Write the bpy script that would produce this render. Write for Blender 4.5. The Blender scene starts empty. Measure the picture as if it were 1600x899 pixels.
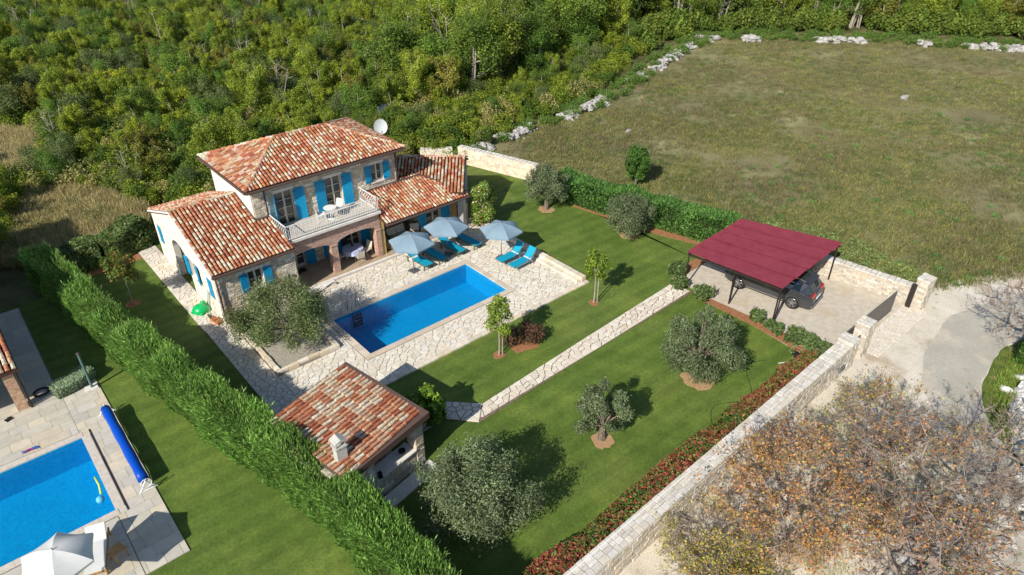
import bpy, math, random
import numpy as np
from math import radians as R, sin, cos, pi, sqrt, hypot, atan2
from mathutils import Vector, Matrix, noise
random.seed(11); rng = np.random.default_rng(11)
sc = bpy.context.scene
col = sc.collection
# ------------------------------------------------------------------ camera, sky, sun
CAM = Vector((-12.2325, -28.42, 21.0))
cam = bpy.data.cameras.new('camera'); co = bpy.data.objects.new('camera', cam); col.objects.link(co)
co.location = CAM; co.rotation_euler = (R(90-32.7), 0, R(48.93-90))
cam.sensor_width = 36; cam.lens = 1070/1600*36; cam.clip_end = 900; cam.clip_start = .1
sc.camera = co
SUN_EL, SUN_AZ = 35.0, 17.5          # elevation, heading in which the light travels
w = bpy.data.worlds.new('World'); sc.world = w; w.use_nodes = True
nt = w.node_tree; bg = nt.nodes['Background']; sky = nt.nodes.new('ShaderNodeTexSky')
sky.sky_type = 'NISHITA'; sky.sun_disc = False; sky.sun_elevation = R(SUN_EL); sky.sun_rotation = R(270-SUN_AZ)
sky.air_density = 1.0; sky.dust_density = .6; sky.ozone_density = 1.2
nt.links.new(sky.outputs[0], bg.inputs[0]); bg.inputs[1].default_value = 0.085
sl = bpy.data.lights.new('sun', 'SUN'); so = bpy.data.objects.new('sun', sl); col.objects.link(so)
sl.energy = 4.5; sl.angle = R(.53); sl.color = (1, .94, .84)
sd = Vector((cos(R(SUN_EL))*cos(R(SUN_AZ)), cos(R(SUN_EL))*sin(R(SUN_AZ)), -sin(R(SUN_EL))))
so.rotation_euler = sd.to_track_quat('-Z', 'Y').to_euler()
sc.view_settings.view_transform = 'Standard'; sc.view_settings.look = 'None'
sc.view_settings.exposure = 0.42; sc.view_settings.gamma = 1
sc.cycles.max_bounces = 8; sc.cycles.transparent_max_bounces = 8; sc.cycles.diffuse_bounces = 3
sc.cycles.use_denoising = True

# ------------------------------------------------------------------ materials
def mat(name, ramp, scale=4, rough=.85, bump=0, bscale=40, attr=False, detail=5, big=None, spec=.25, metal=0,
        transl=0, orand=0, stretch=None, dist=0, patch=None, fine=None, nrough=.55, stripes=None):
    m = bpy.data.materials.new(name); m.use_nodes = True; t = m.node_tree; N = t.nodes; L = t.links
    b = N['Principled BSDF']; b.inputs['Roughness'].default_value = rough
    b.inputs['Specular IOR Level'].default_value = spec; b.inputs['Metallic'].default_value = metal
    geo = N.new('ShaderNodeNewGeometry'); vec = geo.outputs['Position']
    if stretch:
        mp = N.new('ShaderNodeMapping'); L.new(vec, mp.inputs[0])
        if len(stretch) > 3: mp.inputs['Rotation'].default_value[2] = stretch[3]
        mp.inputs['Scale'].default_value = stretch[:3]; vec = mp.outputs[0]
    def nz(s, d=detail, r=nrough, v=None):
        n = N.new('ShaderNodeTexNoise'); n.inputs['Scale'].default_value = s; n.inputs['Detail'].default_value = d
        n.inputs['Roughness'].default_value = r; n.inputs['Distortion'].default_value = dist; L.new(v or vec, n.inputs[0]); return n.outputs['Fac']
    def mul(a, bb, blend='MULTIPLY', f=1.0):
        x = N.new('ShaderNodeMix'); x.data_type = 'RGBA'; x.blend_type = blend
        if isinstance(f, float): x.inputs[0].default_value = f
        else: L.new(f, x.inputs[0])
        for s, q in ((6, a), (7, bb)):
            if hasattr(q, 'is_output'): L.new(q, x.inputs[s])
            else: x.inputs[s].default_value = (*q, 1)
        return x.outputs[2]
    def rampn(fac, stops):
        r = N.new('ShaderNodeValToRGB'); e = r.color_ramp.elements
        while len(e) < len(stops): e.new(.5)
        for k, (p, c) in enumerate(stops):
            e[k].position = p; e[k].color = (*c, 1) if len(c) == 3 else c
        L.new(fac, r.inputs[0]); return r.outputs[0]
    if len(ramp) == 1: c = None; base = ramp[0]
    else: c = rampn(nz(scale), ramp); base = None
    if patch:                       # (scale, lo, hi, colour, seed offset): blotches of a second colour
        for (ps, lo, hi, pc) in patch:
            f = rampn(nz(ps, 4), [(lo, (0, 0, 0)), (hi, (1, 1, 1))])
            c = mul(c or base, pc, 'MIX', f)
    if big:
        f = rampn(nz(big[0], 3), [(.3, (1-big[1],)*3), (.7, (1+big[1]*.6,)*3)]); c = mul(c or base, f)
    for fq in ([fine] if fine and not isinstance(fine[0], tuple) else (fine or [])):
        f = rampn(nz(fq[0], 2, .8), [(.25, (1-fq[1],)*3), (.75, (1+fq[1],)*3)]); c = mul(c or base, f)
    if stripes:                     # mowing lanes: (direction, lanes per metre, amount)
        wv = N.new('ShaderNodeTexWave'); wv.inputs['Scale'].default_value = stripes[1]*.314; wv.inputs['Distortion'].default_value = 1.2; wv.inputs['Detail Scale'].default_value = .3
        mp2 = N.new('ShaderNodeMapping'); mp2.inputs['Rotation'].default_value[2] = stripes[0]; L.new(geo.outputs['Position'], mp2.inputs[0]); L.new(mp2.outputs[0], wv.inputs[0])
        c = mul(c or base, rampn(wv.outputs['Fac'], [(.3, (1-stripes[2],)*3), (.7, (1+stripes[2],)*3)]))
    if attr:
        a = N.new('ShaderNodeAttribute'); a.attribute_name = 'col'; c = mul(c or base, a.outputs['Color'])
    if orand:
        oi = N.new('ShaderNodeObjectInfo'); f = rampn(oi.outputs['Random'], [(0, (1-orand, 1-orand*.9, 1-orand)), (.5, (1, 1, 1)), (1, (1+orand, 1+orand*.6, 1+orand*.3))])
        c = mul(c or base, f)
    if c is None: b.inputs['Base Color'].default_value = (*base, 1)
    else: L.new(c, b.inputs['Base Color'])
    if bump:
        bn = N.new('ShaderNodeBump'); bn.inputs['Strength'].default_value = bump; bn.inputs['Distance'].default_value = .03
        L.new(nz(bscale, 4), bn.inputs['Height']); L.new(bn.outputs[0], b.inputs['Normal'])
    if transl:
        tr = N.new('ShaderNodeBsdfTranslucent'); mx = N.new('ShaderNodeMixShader'); mx.inputs[0].default_value = transl
        if c is None: tr.inputs[0].default_value = (*base, 1)
        else: L.new(c, tr.inputs[0])
        L.new(b.outputs[0], mx.inputs[1]); L.new(tr.outputs[0], mx.inputs[2]); L.new(mx.outputs[0], N['Material Output'].inputs[0])
    return m
def brick_mat(name, c1, c2, mortar, bw=.25, bh=.075):
    m = bpy.data.materials.new(name); m.use_nodes = True; t = m.node_tree; N = t.nodes; L = t.links
    b = N['Principled BSDF']; b.inputs['Roughness'].default_value = .9
    geo = N.new('ShaderNodeNewGeometry'); s = N.new('ShaderNodeSeparateXYZ'); L.new(geo.outputs['Position'], s.inputs[0])
    ad = N.new('ShaderNodeMath'); L.new(s.outputs[0], ad.inputs[0]); L.new(s.outputs[1], ad.inputs[1])
    cb = N.new('ShaderNodeCombineXYZ'); L.new(ad.outputs[0], cb.inputs[0]); L.new(s.outputs[2], cb.inputs[1])
    br = N.new('ShaderNodeTexBrick'); br.inputs['Scale'].default_value = 1; br.inputs['Brick Width'].default_value = bw
    br.inputs['Row Height'].default_value = bh; br.inputs['Mortar Size'].default_value = .009
    for k, c in (('Color1', c1), ('Color2', c2), ('Mortar', mortar)): br.inputs[k].default_value = (*c, 1)
    n = N.new('ShaderNodeTexNoise'); n.inputs['Scale'].default_value = 9; L.new(geo.outputs['Position'], n.inputs[0])
    mx = N.new('ShaderNodeMix'); mx.data_type = 'RGBA'; mx.blend_type = 'OVERLAY'; mx.inputs[0].default_value = .6
    L.new(cb.outputs[0], br.inputs[0]); L.new(br.outputs[0], mx.inputs[6]); L.new(n.outputs[0], mx.inputs[7]); L.new(mx.outputs[2], b.inputs['Base Color'])
    bp = N.new('ShaderNodeBump'); bp.inputs['Strength'].default_value = .6; bp.inputs['Distance'].default_value = .01; bp.invert = True
    L.new(br.outputs['Fac'], bp.inputs['Height']); L.new(bp.outputs[0], b.inputs['Normal'])
    return m
def water_mat(name, tint, rs=3.0, rb=.12):
    m = bpy.data.materials.new(name); m.use_nodes = True; t = m.node_tree; N = t.nodes; L = t.links
    N.remove(N['Principled BSDF']); tr = N.new('ShaderNodeBsdfTransparent'); tr.inputs[0].default_value = (*tint, 1)
    gl = N.new('ShaderNodeBsdfGlossy'); gl.inputs['Roughness'].default_value = .05
    lw = N.new('ShaderNodeLayerWeight'); pw = N.new('ShaderNodeMath'); pw.operation = 'POWER'; pw.inputs[1].default_value = 4; L.new(lw.outputs['Facing'], pw.inputs[0])
    fr = N.new('ShaderNodeMath'); fr.inputs[1].default_value = .02; L.new(pw.outputs[0], fr.inputs[0])
    n = N.new('ShaderNodeTexNoise'); n.inputs['Scale'].default_value = rs; n.inputs['Detail'].default_value = 3; n.inputs['Distortion'].default_value = 1.5
    g = N.new('ShaderNodeNewGeometry'); L.new(g.outputs['Position'], n.inputs[0])
    bp = N.new('ShaderNodeBump'); bp.inputs['Strength'].default_value = rb; bp.inputs['Distance'].default_value = .1; L.new(n.outputs[0], bp.inputs['Height'])
    L.new(bp.outputs[0], gl.inputs['Normal']); L.new(bp.outputs[0], lw.inputs['Normal'])
    mx = N.new('ShaderNodeMixShader'); L.new(fr.outputs[0], mx.inputs[0]); L.new(tr.outputs[0], mx.inputs[1]); L.new(gl.outputs[0], mx.inputs[2])
    L.new(mx.outputs[0], N['Material Output'].inputs[0]); return m
def glass_mat():
    return mat('window_glass', [(.035, .04, .04)], rough=.06, spec=.9)
MT = {}
def setup_mats():
    A = MT
    A['tile'] = mat('roof_tile_clay', [(.36, (.72, .68, .66)), (.64, (1.18, 1.18, 1.18))], scale=9, rough=.85, attr=True, patch=[(7.0, .55, .66, (1.2, 1.5, 1.6))], spec=.2)
    A['tilebase'] = mat('shaded_tile_base', [(.075, .035, .025)])  # dark tone puts the shadow between the barrel tiles into the base colour
    A['stone'] = mat('limestone_blocks', [(.3, (1.06, 1.03, .98)), (.7, (1.30, 1.27, 1.24))], scale=9, attr=True, bump=.5, bscale=25, rough=.95, spec=.15)
    A['mortar'] = mat('lime_mortar', [(.3, (.44, .38, .30)), (.7, (.54, .49, .42))], scale=6, bump=.3)
    A['plaster'] = mat('pale_render', [(.3, (.66, .62, .56)), (.7, (.78, .75, .70))], scale=3, bump=.4, bscale=18, patch=[(9, .6, .75, (.62, .48, .38))])
    A['brick'] = brick_mat('old_brick', (.38, .17, .11), (.50, .31, .24), (.50, .42, .35))
    A['brick2'] = brick_mat('yellow_brick', (.45, .20, .10), (.58, .36, .20), (.5, .42, .34))
    A['ochre'] = mat('ochre_render', [(.3, (.50, .33, .13)), (.7, (.58, .40, .18))], scale=3)
    A['blue'] = mat('blue_paint', [(.3, (.004, .24, .47)), (.7, (.005, .29, .54))], scale=2, rough=.5, spec=.3)
    A['cream'] = mat('cream_frame', [(.62, .56, .45)], rough=.5)
    A['white'] = mat('white_paint', [(.78, .78, .76)], rough=.45)
    A['glass'] = glass_mat()
    A['dark'] = mat('dark_metal', [(.045, .035, .032)], rough=.45, metal=.3)
    A['brown'] = mat('brown_metal', [(.10, .065, .055)], rough=.5)
    A['grey'] = mat('grey_metal', [(.28, .29, .29)], rough=.35, metal=.7)
    A['steel'] = mat('steel', [(.55, .56, .58)], rough=.2, metal=1)
    A['terrace'] = mat('terrace_tiles', [(.35, (.36, .27, .175)), (.65, (.44, .34, .235))], scale=3, rough=.7)
    A['coping'] = mat('pool_coping', [(.3, (.82, .78, .75)), (.7, (1.05, 1.03, 1))], scale=8, rough=.8, attr=True)
    A['paving'] = mat('limestone_paving', [(.3, (1.0, .98, .93)), (.7, (1.10, 1.09, 1.07))], scale=5, rough=.85, attr=True, bump=.25, bscale=30, patch=[(1.1, .60, .8, (1.0, .86, .66))])
    A['joint'] = mat('paving_joint', [(.3, (.12, .09, .065)), (.7, (.24, .18, .13))], scale=5)
    A['joint2'] = mat('terrace_joint', [(.3, (.20, .17, .13)), (.7, (.30, .26, .20))], scale=5)
    A['soil'] = mat('red_soil', [(.3, (.24, .105, .045)), (.7, (.40, .20, .10))], scale=8, bump=.6)
    A['mulch'] = mat('dry_mulch', [(.3, (.30, .17, .08)), (.7, (.50, .34, .19))], scale=12, bump=.6, fine=(60, .3))
    A['gravel'] = mat('pale_gravel', [(.3, (.50, .44, .35)), (.7, (.66, .60, .50))], scale=3, bump=.6, bscale=90, fine=(45, .22), patch=[(.5, .58, .75, (.52, .42, .28))])
    A['bark'] = mat('bark', [(.3, (.10, .075, .055)), (.7, (.24, .20, .16))], scale=12, bump=.5)
    A['bark_pale'] = mat('pale_bark', [(.3, (.26, .23, .18)), (.7, (.42, .38, .31))], scale=10)
    A['leaf'] = mat('leaf', [(2.0, 2.2, 2.0)], rough=.6, attr=True, transl=.45, orand=.22, spec=.2)
    A['leaf2'] = mat('garden_leaf', [(1.45, 1.5, 1.4)], rough=.5, attr=True, transl=.38, spec=.3)
    A['fabric_blue'] = mat('turquoise_sling', [(.005, .30, .46)], rough=.7, fine=(80, .12))
    A['fabric_grey'] = mat('grey_blue_canvas', [(.3, (.22, .32, .40)), (.7, (.26, .36, .44))], scale=2, rough=.9, transl=.15)
    A['fabric_white'] = mat('white_canvas', [(.3, (.66, .67, .66)), (.7, (.76, .76, .74))], scale=2, rough=.9, transl=.12)
    A['cushion'] = mat('cream_cushion', [(.55, .49, .40)], rough=.95)
    A['wood'] = mat('teak', [(.3, (.16, .065, .03)), (.7, (.28, .13, .06))], scale=6, rough=.6)
    A['wood2'] = mat('golden_teak', [(.3, (.36, .18, .06)), (.7, (.50, .28, .11))], scale=6, rough=.6)
    A['liner'] = mat('pool_liner', [(.3, (.0, .255, .50)), (.7, (.0, .31, .57))], scale=2.2, rough=.5, dist=2.5)  # wavy paler blue in both liners stands in for rippling light
    A['liner2'] = mat('pool_liner_light', [(.35, (.0, .235, .48)), (.65, (.0, .33, .58))], scale=2.6, rough=.5, dist=3.5)
    A['water'] = water_mat('pool_water', (.50, .92, 1.0))
    A['red'] = mat('wine_red_sheet', [(.3, (.205, .030, .047)), (.7, (.240, .042, .060))], scale=1.5, rough=.42, spec=.3, fine=(3, .06))
    A['green_plastic'] = mat('green_plastic', [(.0, .42, .11)], rough=.35, spec=.5)
    A['terracotta'] = mat('terracotta', [(.50, .18, .07)], rough=.8)
    A['black'] = mat('black_plastic', [(.02, .02, .022)], rough=.5)
    A['cover_blue'] = mat('blue_cover', [(.0, .06, .42)], rough=.4, fine=(25, .2))
    A['slab2'] = mat('sandstone_slab', [(.3, (.88, .87, .84)), (.7, (1.06, 1.04, 1.0))], scale=3, rough=.7, attr=True)
    A['gate'] = mat('anthracite_gate', [(.15, .14, .13)], rough=.5, metal=.2)
    A['white_ceramic'] = mat('white_stone', [(.7, .7, .69)], rough=.7)
    A['rock'] = mat('white_rock', [(.3, (.22, .21, .20)), (.7, (.52, .50, .48))], scale=3, bump=.6, bscale=12, rough=.95)
    A['rock_white'] = mat('white_boulder', [(.3, (.42, .42, .40)), (.7, (.72, .71, .69))], scale=3, bump=.6, bscale=12, rough=.95)
    A['paint'] = mat('grey_car_paint', [(.075, .080, .086)], rough=.25, metal=.5, spec=.6)
    A['tyre'] = mat('tyre', [(.02, .02, .02)], rough=.9)
    A['rim'] = mat('rim', [(.5, .5, .52)], rough=.25, metal=.9)
    A['taillight'] = mat('tail_light', [(.45, .01, .015)], rough=.15, spec=.7)
setup_mats()

# ------------------------------------------------------------------ geometry helpers
class G:
    def __init__(s): s.v = []; s.f = []; s.c = []
    def add(s, vs, fs, c=(1, 1, 1)):
        b = len(s.v); s.v += [tuple(p) for p in vs]
        for f in fs: s.f.append(tuple(i+b for i in f)); s.c.append(c)
        return s
    def hexa(s, p, c=(1, 1, 1)):                         # 8 corners: bottom 4 (ccw), top 4
        return s.add(p, [(3, 2, 1, 0), (4, 5, 6, 7), (0, 1, 5, 4), (1, 2, 6, 5), (2, 3, 7, 6), (3, 0, 4, 7)], c)
    def box(s, x0, x1, y0, y1, z0, z1, c=(1, 1, 1)):
        return s.hexa([(x0, y0, z0), (x1, y0, z0), (x1, y1, z0), (x0, y1, z0), (x0, y0, z1), (x1, y0, z1), (x1, y1, z1), (x0, y1, z1)], c)
    def obox(s, p, u, v, n, a, b, h, c=(1, 1, 1)):        # box from corner p along vectors u,v,n
        p = Vector(p); u = Vector(u)*a; v = Vector(v)*b; n = Vector(n)*h
        return s.hexa([p, p+u, p+u+v, p+v, p+n, p+u+n, p+u+v+n, p+v+n], c)
    def prism(s, poly, z0, z1, c=(1, 1, 1), inset=0):
        n = len(poly); cx = sum(p[0] for p in poly)/n; cy = sum(p[1] for p in poly)/n
        top = [(p[0]+(cx-p[0])*inset, p[1]+(cy-p[1])*inset) for p in poly]
        vs = [(p[0], p[1], z0) for p in poly]+[(p[0], p[1], z1) for p in top]
        return s.add(vs, [tuple(range(n, 2*n))]+[(i, (i+1) % n, n+(i+1) % n, n+i) for i in range(n)], c)
    def bar(s, a, b, r, n=4, c=(1, 1, 1), r2=None, up=None):
        return s.tube([a, b], [r, r if r2 is None else r2], n, c)
    def tube(s, pts, rad, n=6, c=(1, 1, 1), cap=True):
        pts = [Vector(p) for p in pts]; vs = []; fs = []
        if not isinstance(rad, (list, tuple)): rad = [rad]*len(pts)
        pr = None
        for i, p in enumerate(pts):
            d = (pts[min(i+1, len(pts)-1)]-pts[max(i-1, 0)])
            d = d.normalized() if d.length > 1e-9 else Vector((0, 0, 1))
            if pr is None: pr = d.orthogonal().normalized() if abs(d.z) < .9 else Vector((1, 0, 0))
            x = (pr-d*pr.dot(d)); x = x.normalized() if x.length > 1e-6 else d.orthogonal().normalized(); pr = x; y = d.cross(x)
            for k in range(n):
                a = 2*pi*(k+.5)/n; vs.append(p+(x*cos(a)+y*sin(a))*rad[i])
        for i in range(len(pts)-1):
            for k in range(n): fs.append((i*n+k, i*n+(k+1) % n, (i+1)*n+(k+1) % n, (i+1)*n+k))
        if cap: fs += [tuple(range(n-1, -1, -1)), tuple(range((len(pts)-1)*n, len(pts)*n))]
        return s.add(vs, fs, c)
    def lathe(s, prof, cx, cy, n=16, c=(1, 1, 1)):        # prof: (r, z)
        vs = []; fs = []
        for r, z in prof:
            for k in range(n): a = 2*pi*k/n; vs.append((cx+r*cos(a), cy+r*sin(a), z))
        for i in range(len(prof)-1):
            for k in range(n): fs.append((i*n+k, i*n+(k+1) % n, (i+1)*n+(k+1) % n, (i+1)*n+k))
        if prof[-1][0] > .001: fs.append(tuple(range((len(prof)-1)*n, len(prof)*n)))
        return s.add(vs, fs, c)
    def mesh(s, name, m, smooth=False):
        me = bpy.data.meshes.new(name); me.from_pydata([tuple(v) for v in s.v], [], s.f)
        if s.c:
            a = me.attributes.new('col', 'FLOAT_COLOR', 'FACE'); arr = np.ones((len(s.f), 4), np.float32); arr[:, :3] = s.c; a.data.foreach_set('color', arr.ravel())
        if smooth: me.polygons.foreach_set('use_smooth', [True]*len(me.polygons))
        me.materials.append(MT[m] if isinstance(m, str) else m); me.update(); return me
    def build(s, name, m, parent=None, smooth=False, **tags):
        return put(name, s.mesh(name, m, smooth), parent, **tags)
def off(parent):
    return Vector(parent.get('_o', (0, 0, 0))) if parent is not None else Vector((0, 0, 0))
def tag(o, label=None, cat=None, group=None, kind=None):
    if label: o['label'] = label
    if cat: o['category'] = cat
    if group: o['group'] = group
    if kind: o['kind'] = kind
    return o
def put(name, me, parent=None, mx=None, label=None, cat=None, group=None, kind=None):
    o = bpy.data.objects.new(name, me); col.objects.link(o)
    if parent is not None:
        o.parent = parent
        m = Matrix.Translation(-off(parent))
        o.matrix_basis = m @ mx if mx is not None else m
    elif mx is not None: o.matrix_basis = mx
    return tag(o, label, cat, group, kind)
def thing(name, loc, label, cat, group=None, world=True, rz=0):
    """Empty at the base of a thing; with world=True its parts are given in world coordinates"""
    o = bpy.data.objects.new(name, None); col.objects.link(o); o.location = loc; o.rotation_euler = (0, 0, rz)
    o.empty_display_size = .3
    if world: o['_o'] = tuple(loc)
    return tag(o, label, cat, group)
def copy_tree(o, parent=None):
    c = o.copy(); col.objects.link(c)
    if parent is not None: c.parent = parent; c.matrix_basis = o.matrix_basis.copy()
    for ch in KIDS.get(o.name, []): copy_tree(ch, c)
    return c
KIDS = {}
def index_kids():
    KIDS.clear()
    for o in bpy.data.objects:
        if o.parent: KIDS.setdefault(o.parent.name, []).append(o)
def weld(me, ang=32):
    import bmesh
    b = bmesh.new(); b.from_mesh(me); bmesh.ops.remove_doubles(b, verts=b.verts, dist=.0008); bmesh.ops.recalc_face_normals(b, faces=b.faces); b.to_mesh(me); b.free()
    me.polygons.foreach_set('use_smooth', [True]*len(me.polygons)); me.set_sharp_from_angle(angle=R(ang)); me.update()
def np_mesh(name, V, C, m, k=4, extra=None):
    """V: (n*k,3) vertices of n separate k-gons, C: (n,3)"""
    n = len(V)//k; me = bpy.data.meshes.new(name)
    me.vertices.add(n*k); me.vertices.foreach_set('co', np.ascontiguousarray(V, np.float32).ravel())
    me.loops.add(n*k); me.loops.foreach_set('vertex_index', np.arange(n*k, dtype=np.int32))
    me.polygons.add(n); me.polygons.foreach_set('loop_start', np.arange(0, n*k, k, dtype=np.int32))
    me.update(calc_edges=True)
    a = me.attributes.new('col', 'FLOAT_COLOR', 'FACE'); arr = np.ones((n, 4), np.float32); arr[:, :3] = C; a.data.foreach_set('color', arr.ravel())
    me.materials.append(MT[m] if isinstance(m, str) else m); return me
def unit(a): return a/np.maximum(np.linalg.norm(a, axis=1, keepdims=True), 1e-9)
def cards(P, Nrm, size, C, asp=.5, T=None):
    """diamond leaves at P facing Nrm"""
    n = len(P); size = np.broadcast_to(np.asarray(size, float), (n,))[:, None]
    if T is None: T = unit(np.cross(Nrm, rng.normal(size=(n, 3))))
    B = unit(np.cross(Nrm, T)); fold = Nrm*size*.12
    V = np.stack([P-T*size*.5, P-B*size*asp*.5+fold, P+T*size*.5, P+B*size*asp*.5+fold], 1).reshape(-1, 3)
    return V, C
def pick(pal, n, jit=.18):
    pal = np.array(pal, float); c = pal[rng.integers(0, len(pal), n)]
    return c*(1+rng.uniform(-jit, jit, (n, 1)))*(1+rng.uniform(-.07, .07, (n, 3)))
def cloud(clumps, n, size, pal, shell=.55, up=.25, asp=.5, jit=.18, cv=.22):
    """leaf cards spread through ellipsoid clumps [(x,y,z,rx,ry,rz)]"""
    K = np.array(clumps, float); wgt = (K[:, 3]*K[:, 4]*K[:, 5])**.67; wgt /= wgt.sum()
    idx = rng.choice(len(K), n, p=wgt); d = unit(rng.normal(size=(n, 3)))
    r = shell+(1-shell)*rng.random(n)**.7; r *= 1+.13*rng.normal(size=n)
    P = K[idx, :3]+d*K[idx, 3:]*r[:, None]
    Nn = unit(d*.6+rng.normal(size=(n, 3))*.7+np.array([0, 0, up]))
    cb = (1+rng.uniform(-cv, cv, len(K)))[idx][:, None]
    return cards(P, Nn, size*(1+rng.uniform(-.3, .4, n)), pick(pal, n, jit)*cb, asp)
def clump_ring(cx, cy, z0, h, r, n, cr, flat=.8, seed=None, top=.9):
    """clumps spread inside an egg-shaped crown"""
    out = []
    for i in range(n):
        a = i*2.4+random.uniform(-.5, .5); t = (i+.5)/n; zz = z0+h*(t*.85+random.uniform(-.05, .1))
        rr = r*sqrt(max(.05, 1-(abs(t-.42)/.62)**2))*random.uniform(.45, .95)
        k = cr*random.uniform(.75, 1.25)
        out.append((cx+rr*cos(a), cy+rr*sin(a), zz, k, k, k*flat))
    return out
def scatter(name, P, S, Z, inst, **tags):
    """one 'stuff' object: instances of the mesh object inst on given points"""
    me = bpy.data.meshes.new(name); n = len(P); me.vertices.add(n); me.vertices.foreach_set('co', np.ascontiguousarray(P, np.float32).ravel())
    for nm, arr in (('sc', S), ('rz', Z)):
        a = me.attributes.new(nm, 'FLOAT', 'POINT'); a.data.foreach_set('value', np.ascontiguousarray(arr, np.float32))
    o = bpy.data.objects.new(name, me); col.objects.link(o); tag(o, **tags)
    ng = bpy.data.node_groups.new(name, 'GeometryNodeTree'); ng.interface.new_socket('Geometry', in_out='INPUT', socket_type='NodeSocketGeometry'); ng.interface.new_socket('Geometry', in_out='OUTPUT', socket_type='NodeSocketGeometry')
    N = ng.nodes; L = ng.links; i = N.new('NodeGroupInput'); ou = N.new('NodeGroupOutput'); ip = N.new('GeometryNodeInstanceOnPoints'); oi = N.new('GeometryNodeObjectInfo')
    oi.inputs['Object'].default_value = inst
    m2p = N.new('GeometryNodeMeshToPoints')
    a1 = N.new('GeometryNodeInputNamedAttribute'); a1.data_type = 'FLOAT'; a1.inputs[0].default_value = 'sc'
    a2 = N.new('GeometryNodeInputNamedAttribute'); a2.data_type = 'FLOAT'; a2.inputs[0].default_value = 'rz'
    cb = N.new('ShaderNodeCombineXYZ'); L.new(a2.outputs['Attribute'], cb.inputs[2])
    L.new(i.outputs[0], m2p.inputs[0]); L.new(m2p.outputs[0], ip.inputs['Points']); L.new(oi.outputs['Geometry'], ip.inputs['Instance'])
    L.new(cb.outputs[0], ip.inputs['Rotation']); L.new(a1.outputs['Attribute'], ip.inputs['Scale']); L.new(ip.outputs[0], ou.inputs[0])
    md = o.modifiers.new('scatter', 'NODES'); md.node_group = ng; return o
def sheet(name, poly, z, m, label=None, th=0, cut=None):
    g = G(); n = len(poly)
    if th: g.prism(poly, z-th, z)
    else: g.add([(p[0], p[1], z) for p in poly], [tuple(range(n))])
    return g.build(name, m, kind='structure', label=label)
def dcam(p): return (Vector(p)-CAM).length
def smooth(pts, k=4):
    out = []; n = len(pts)
    for i in range(n-1):
        p0, p1, p2, p3 = [np.array(pts[max(0, min(n-1, i+j))], float) for j in (-1, 0, 1, 2)]
        for t in range(k):
            t /= k; out.append(tuple(.5*((2*p1)+(p2-p0)*t+(2*p0-5*p1+4*p2-p3)*t*t+(3*p1-p0-3*p2+p3)*t**3)))
    return out+[tuple(pts[-1])]
def inpoly(x, y, poly):
    c = False; n = len(poly)
    for i in range(n):
        x0, y0 = poly[i]; x1, y1 = poly[(i+1) % n]
        if (y0 > y) != (y1 > y) and x < (x1-x0)*(y-y0)/(y1-y0)+x0: c = not c
    return c
def wob(poly, amp=.5, step=1.5, sc_=.3):
    out = []; n = len(poly)
    for i in range(n):
        a = Vector(poly[i]).to_2d() if len(poly[i]) > 2 else Vector(poly[i]); b = Vector(poly[(i+1) % n])
        k = max(1, int((b-a).length/step))
        for j in range(k):
            p = a.lerp(b, j/k); q = noise.noise_vector(Vector((p.x*sc_, p.y*sc_, 3.1)))
            out.append((p.x+q.x*amp, p.y+q.y*amp))
    return out
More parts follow.
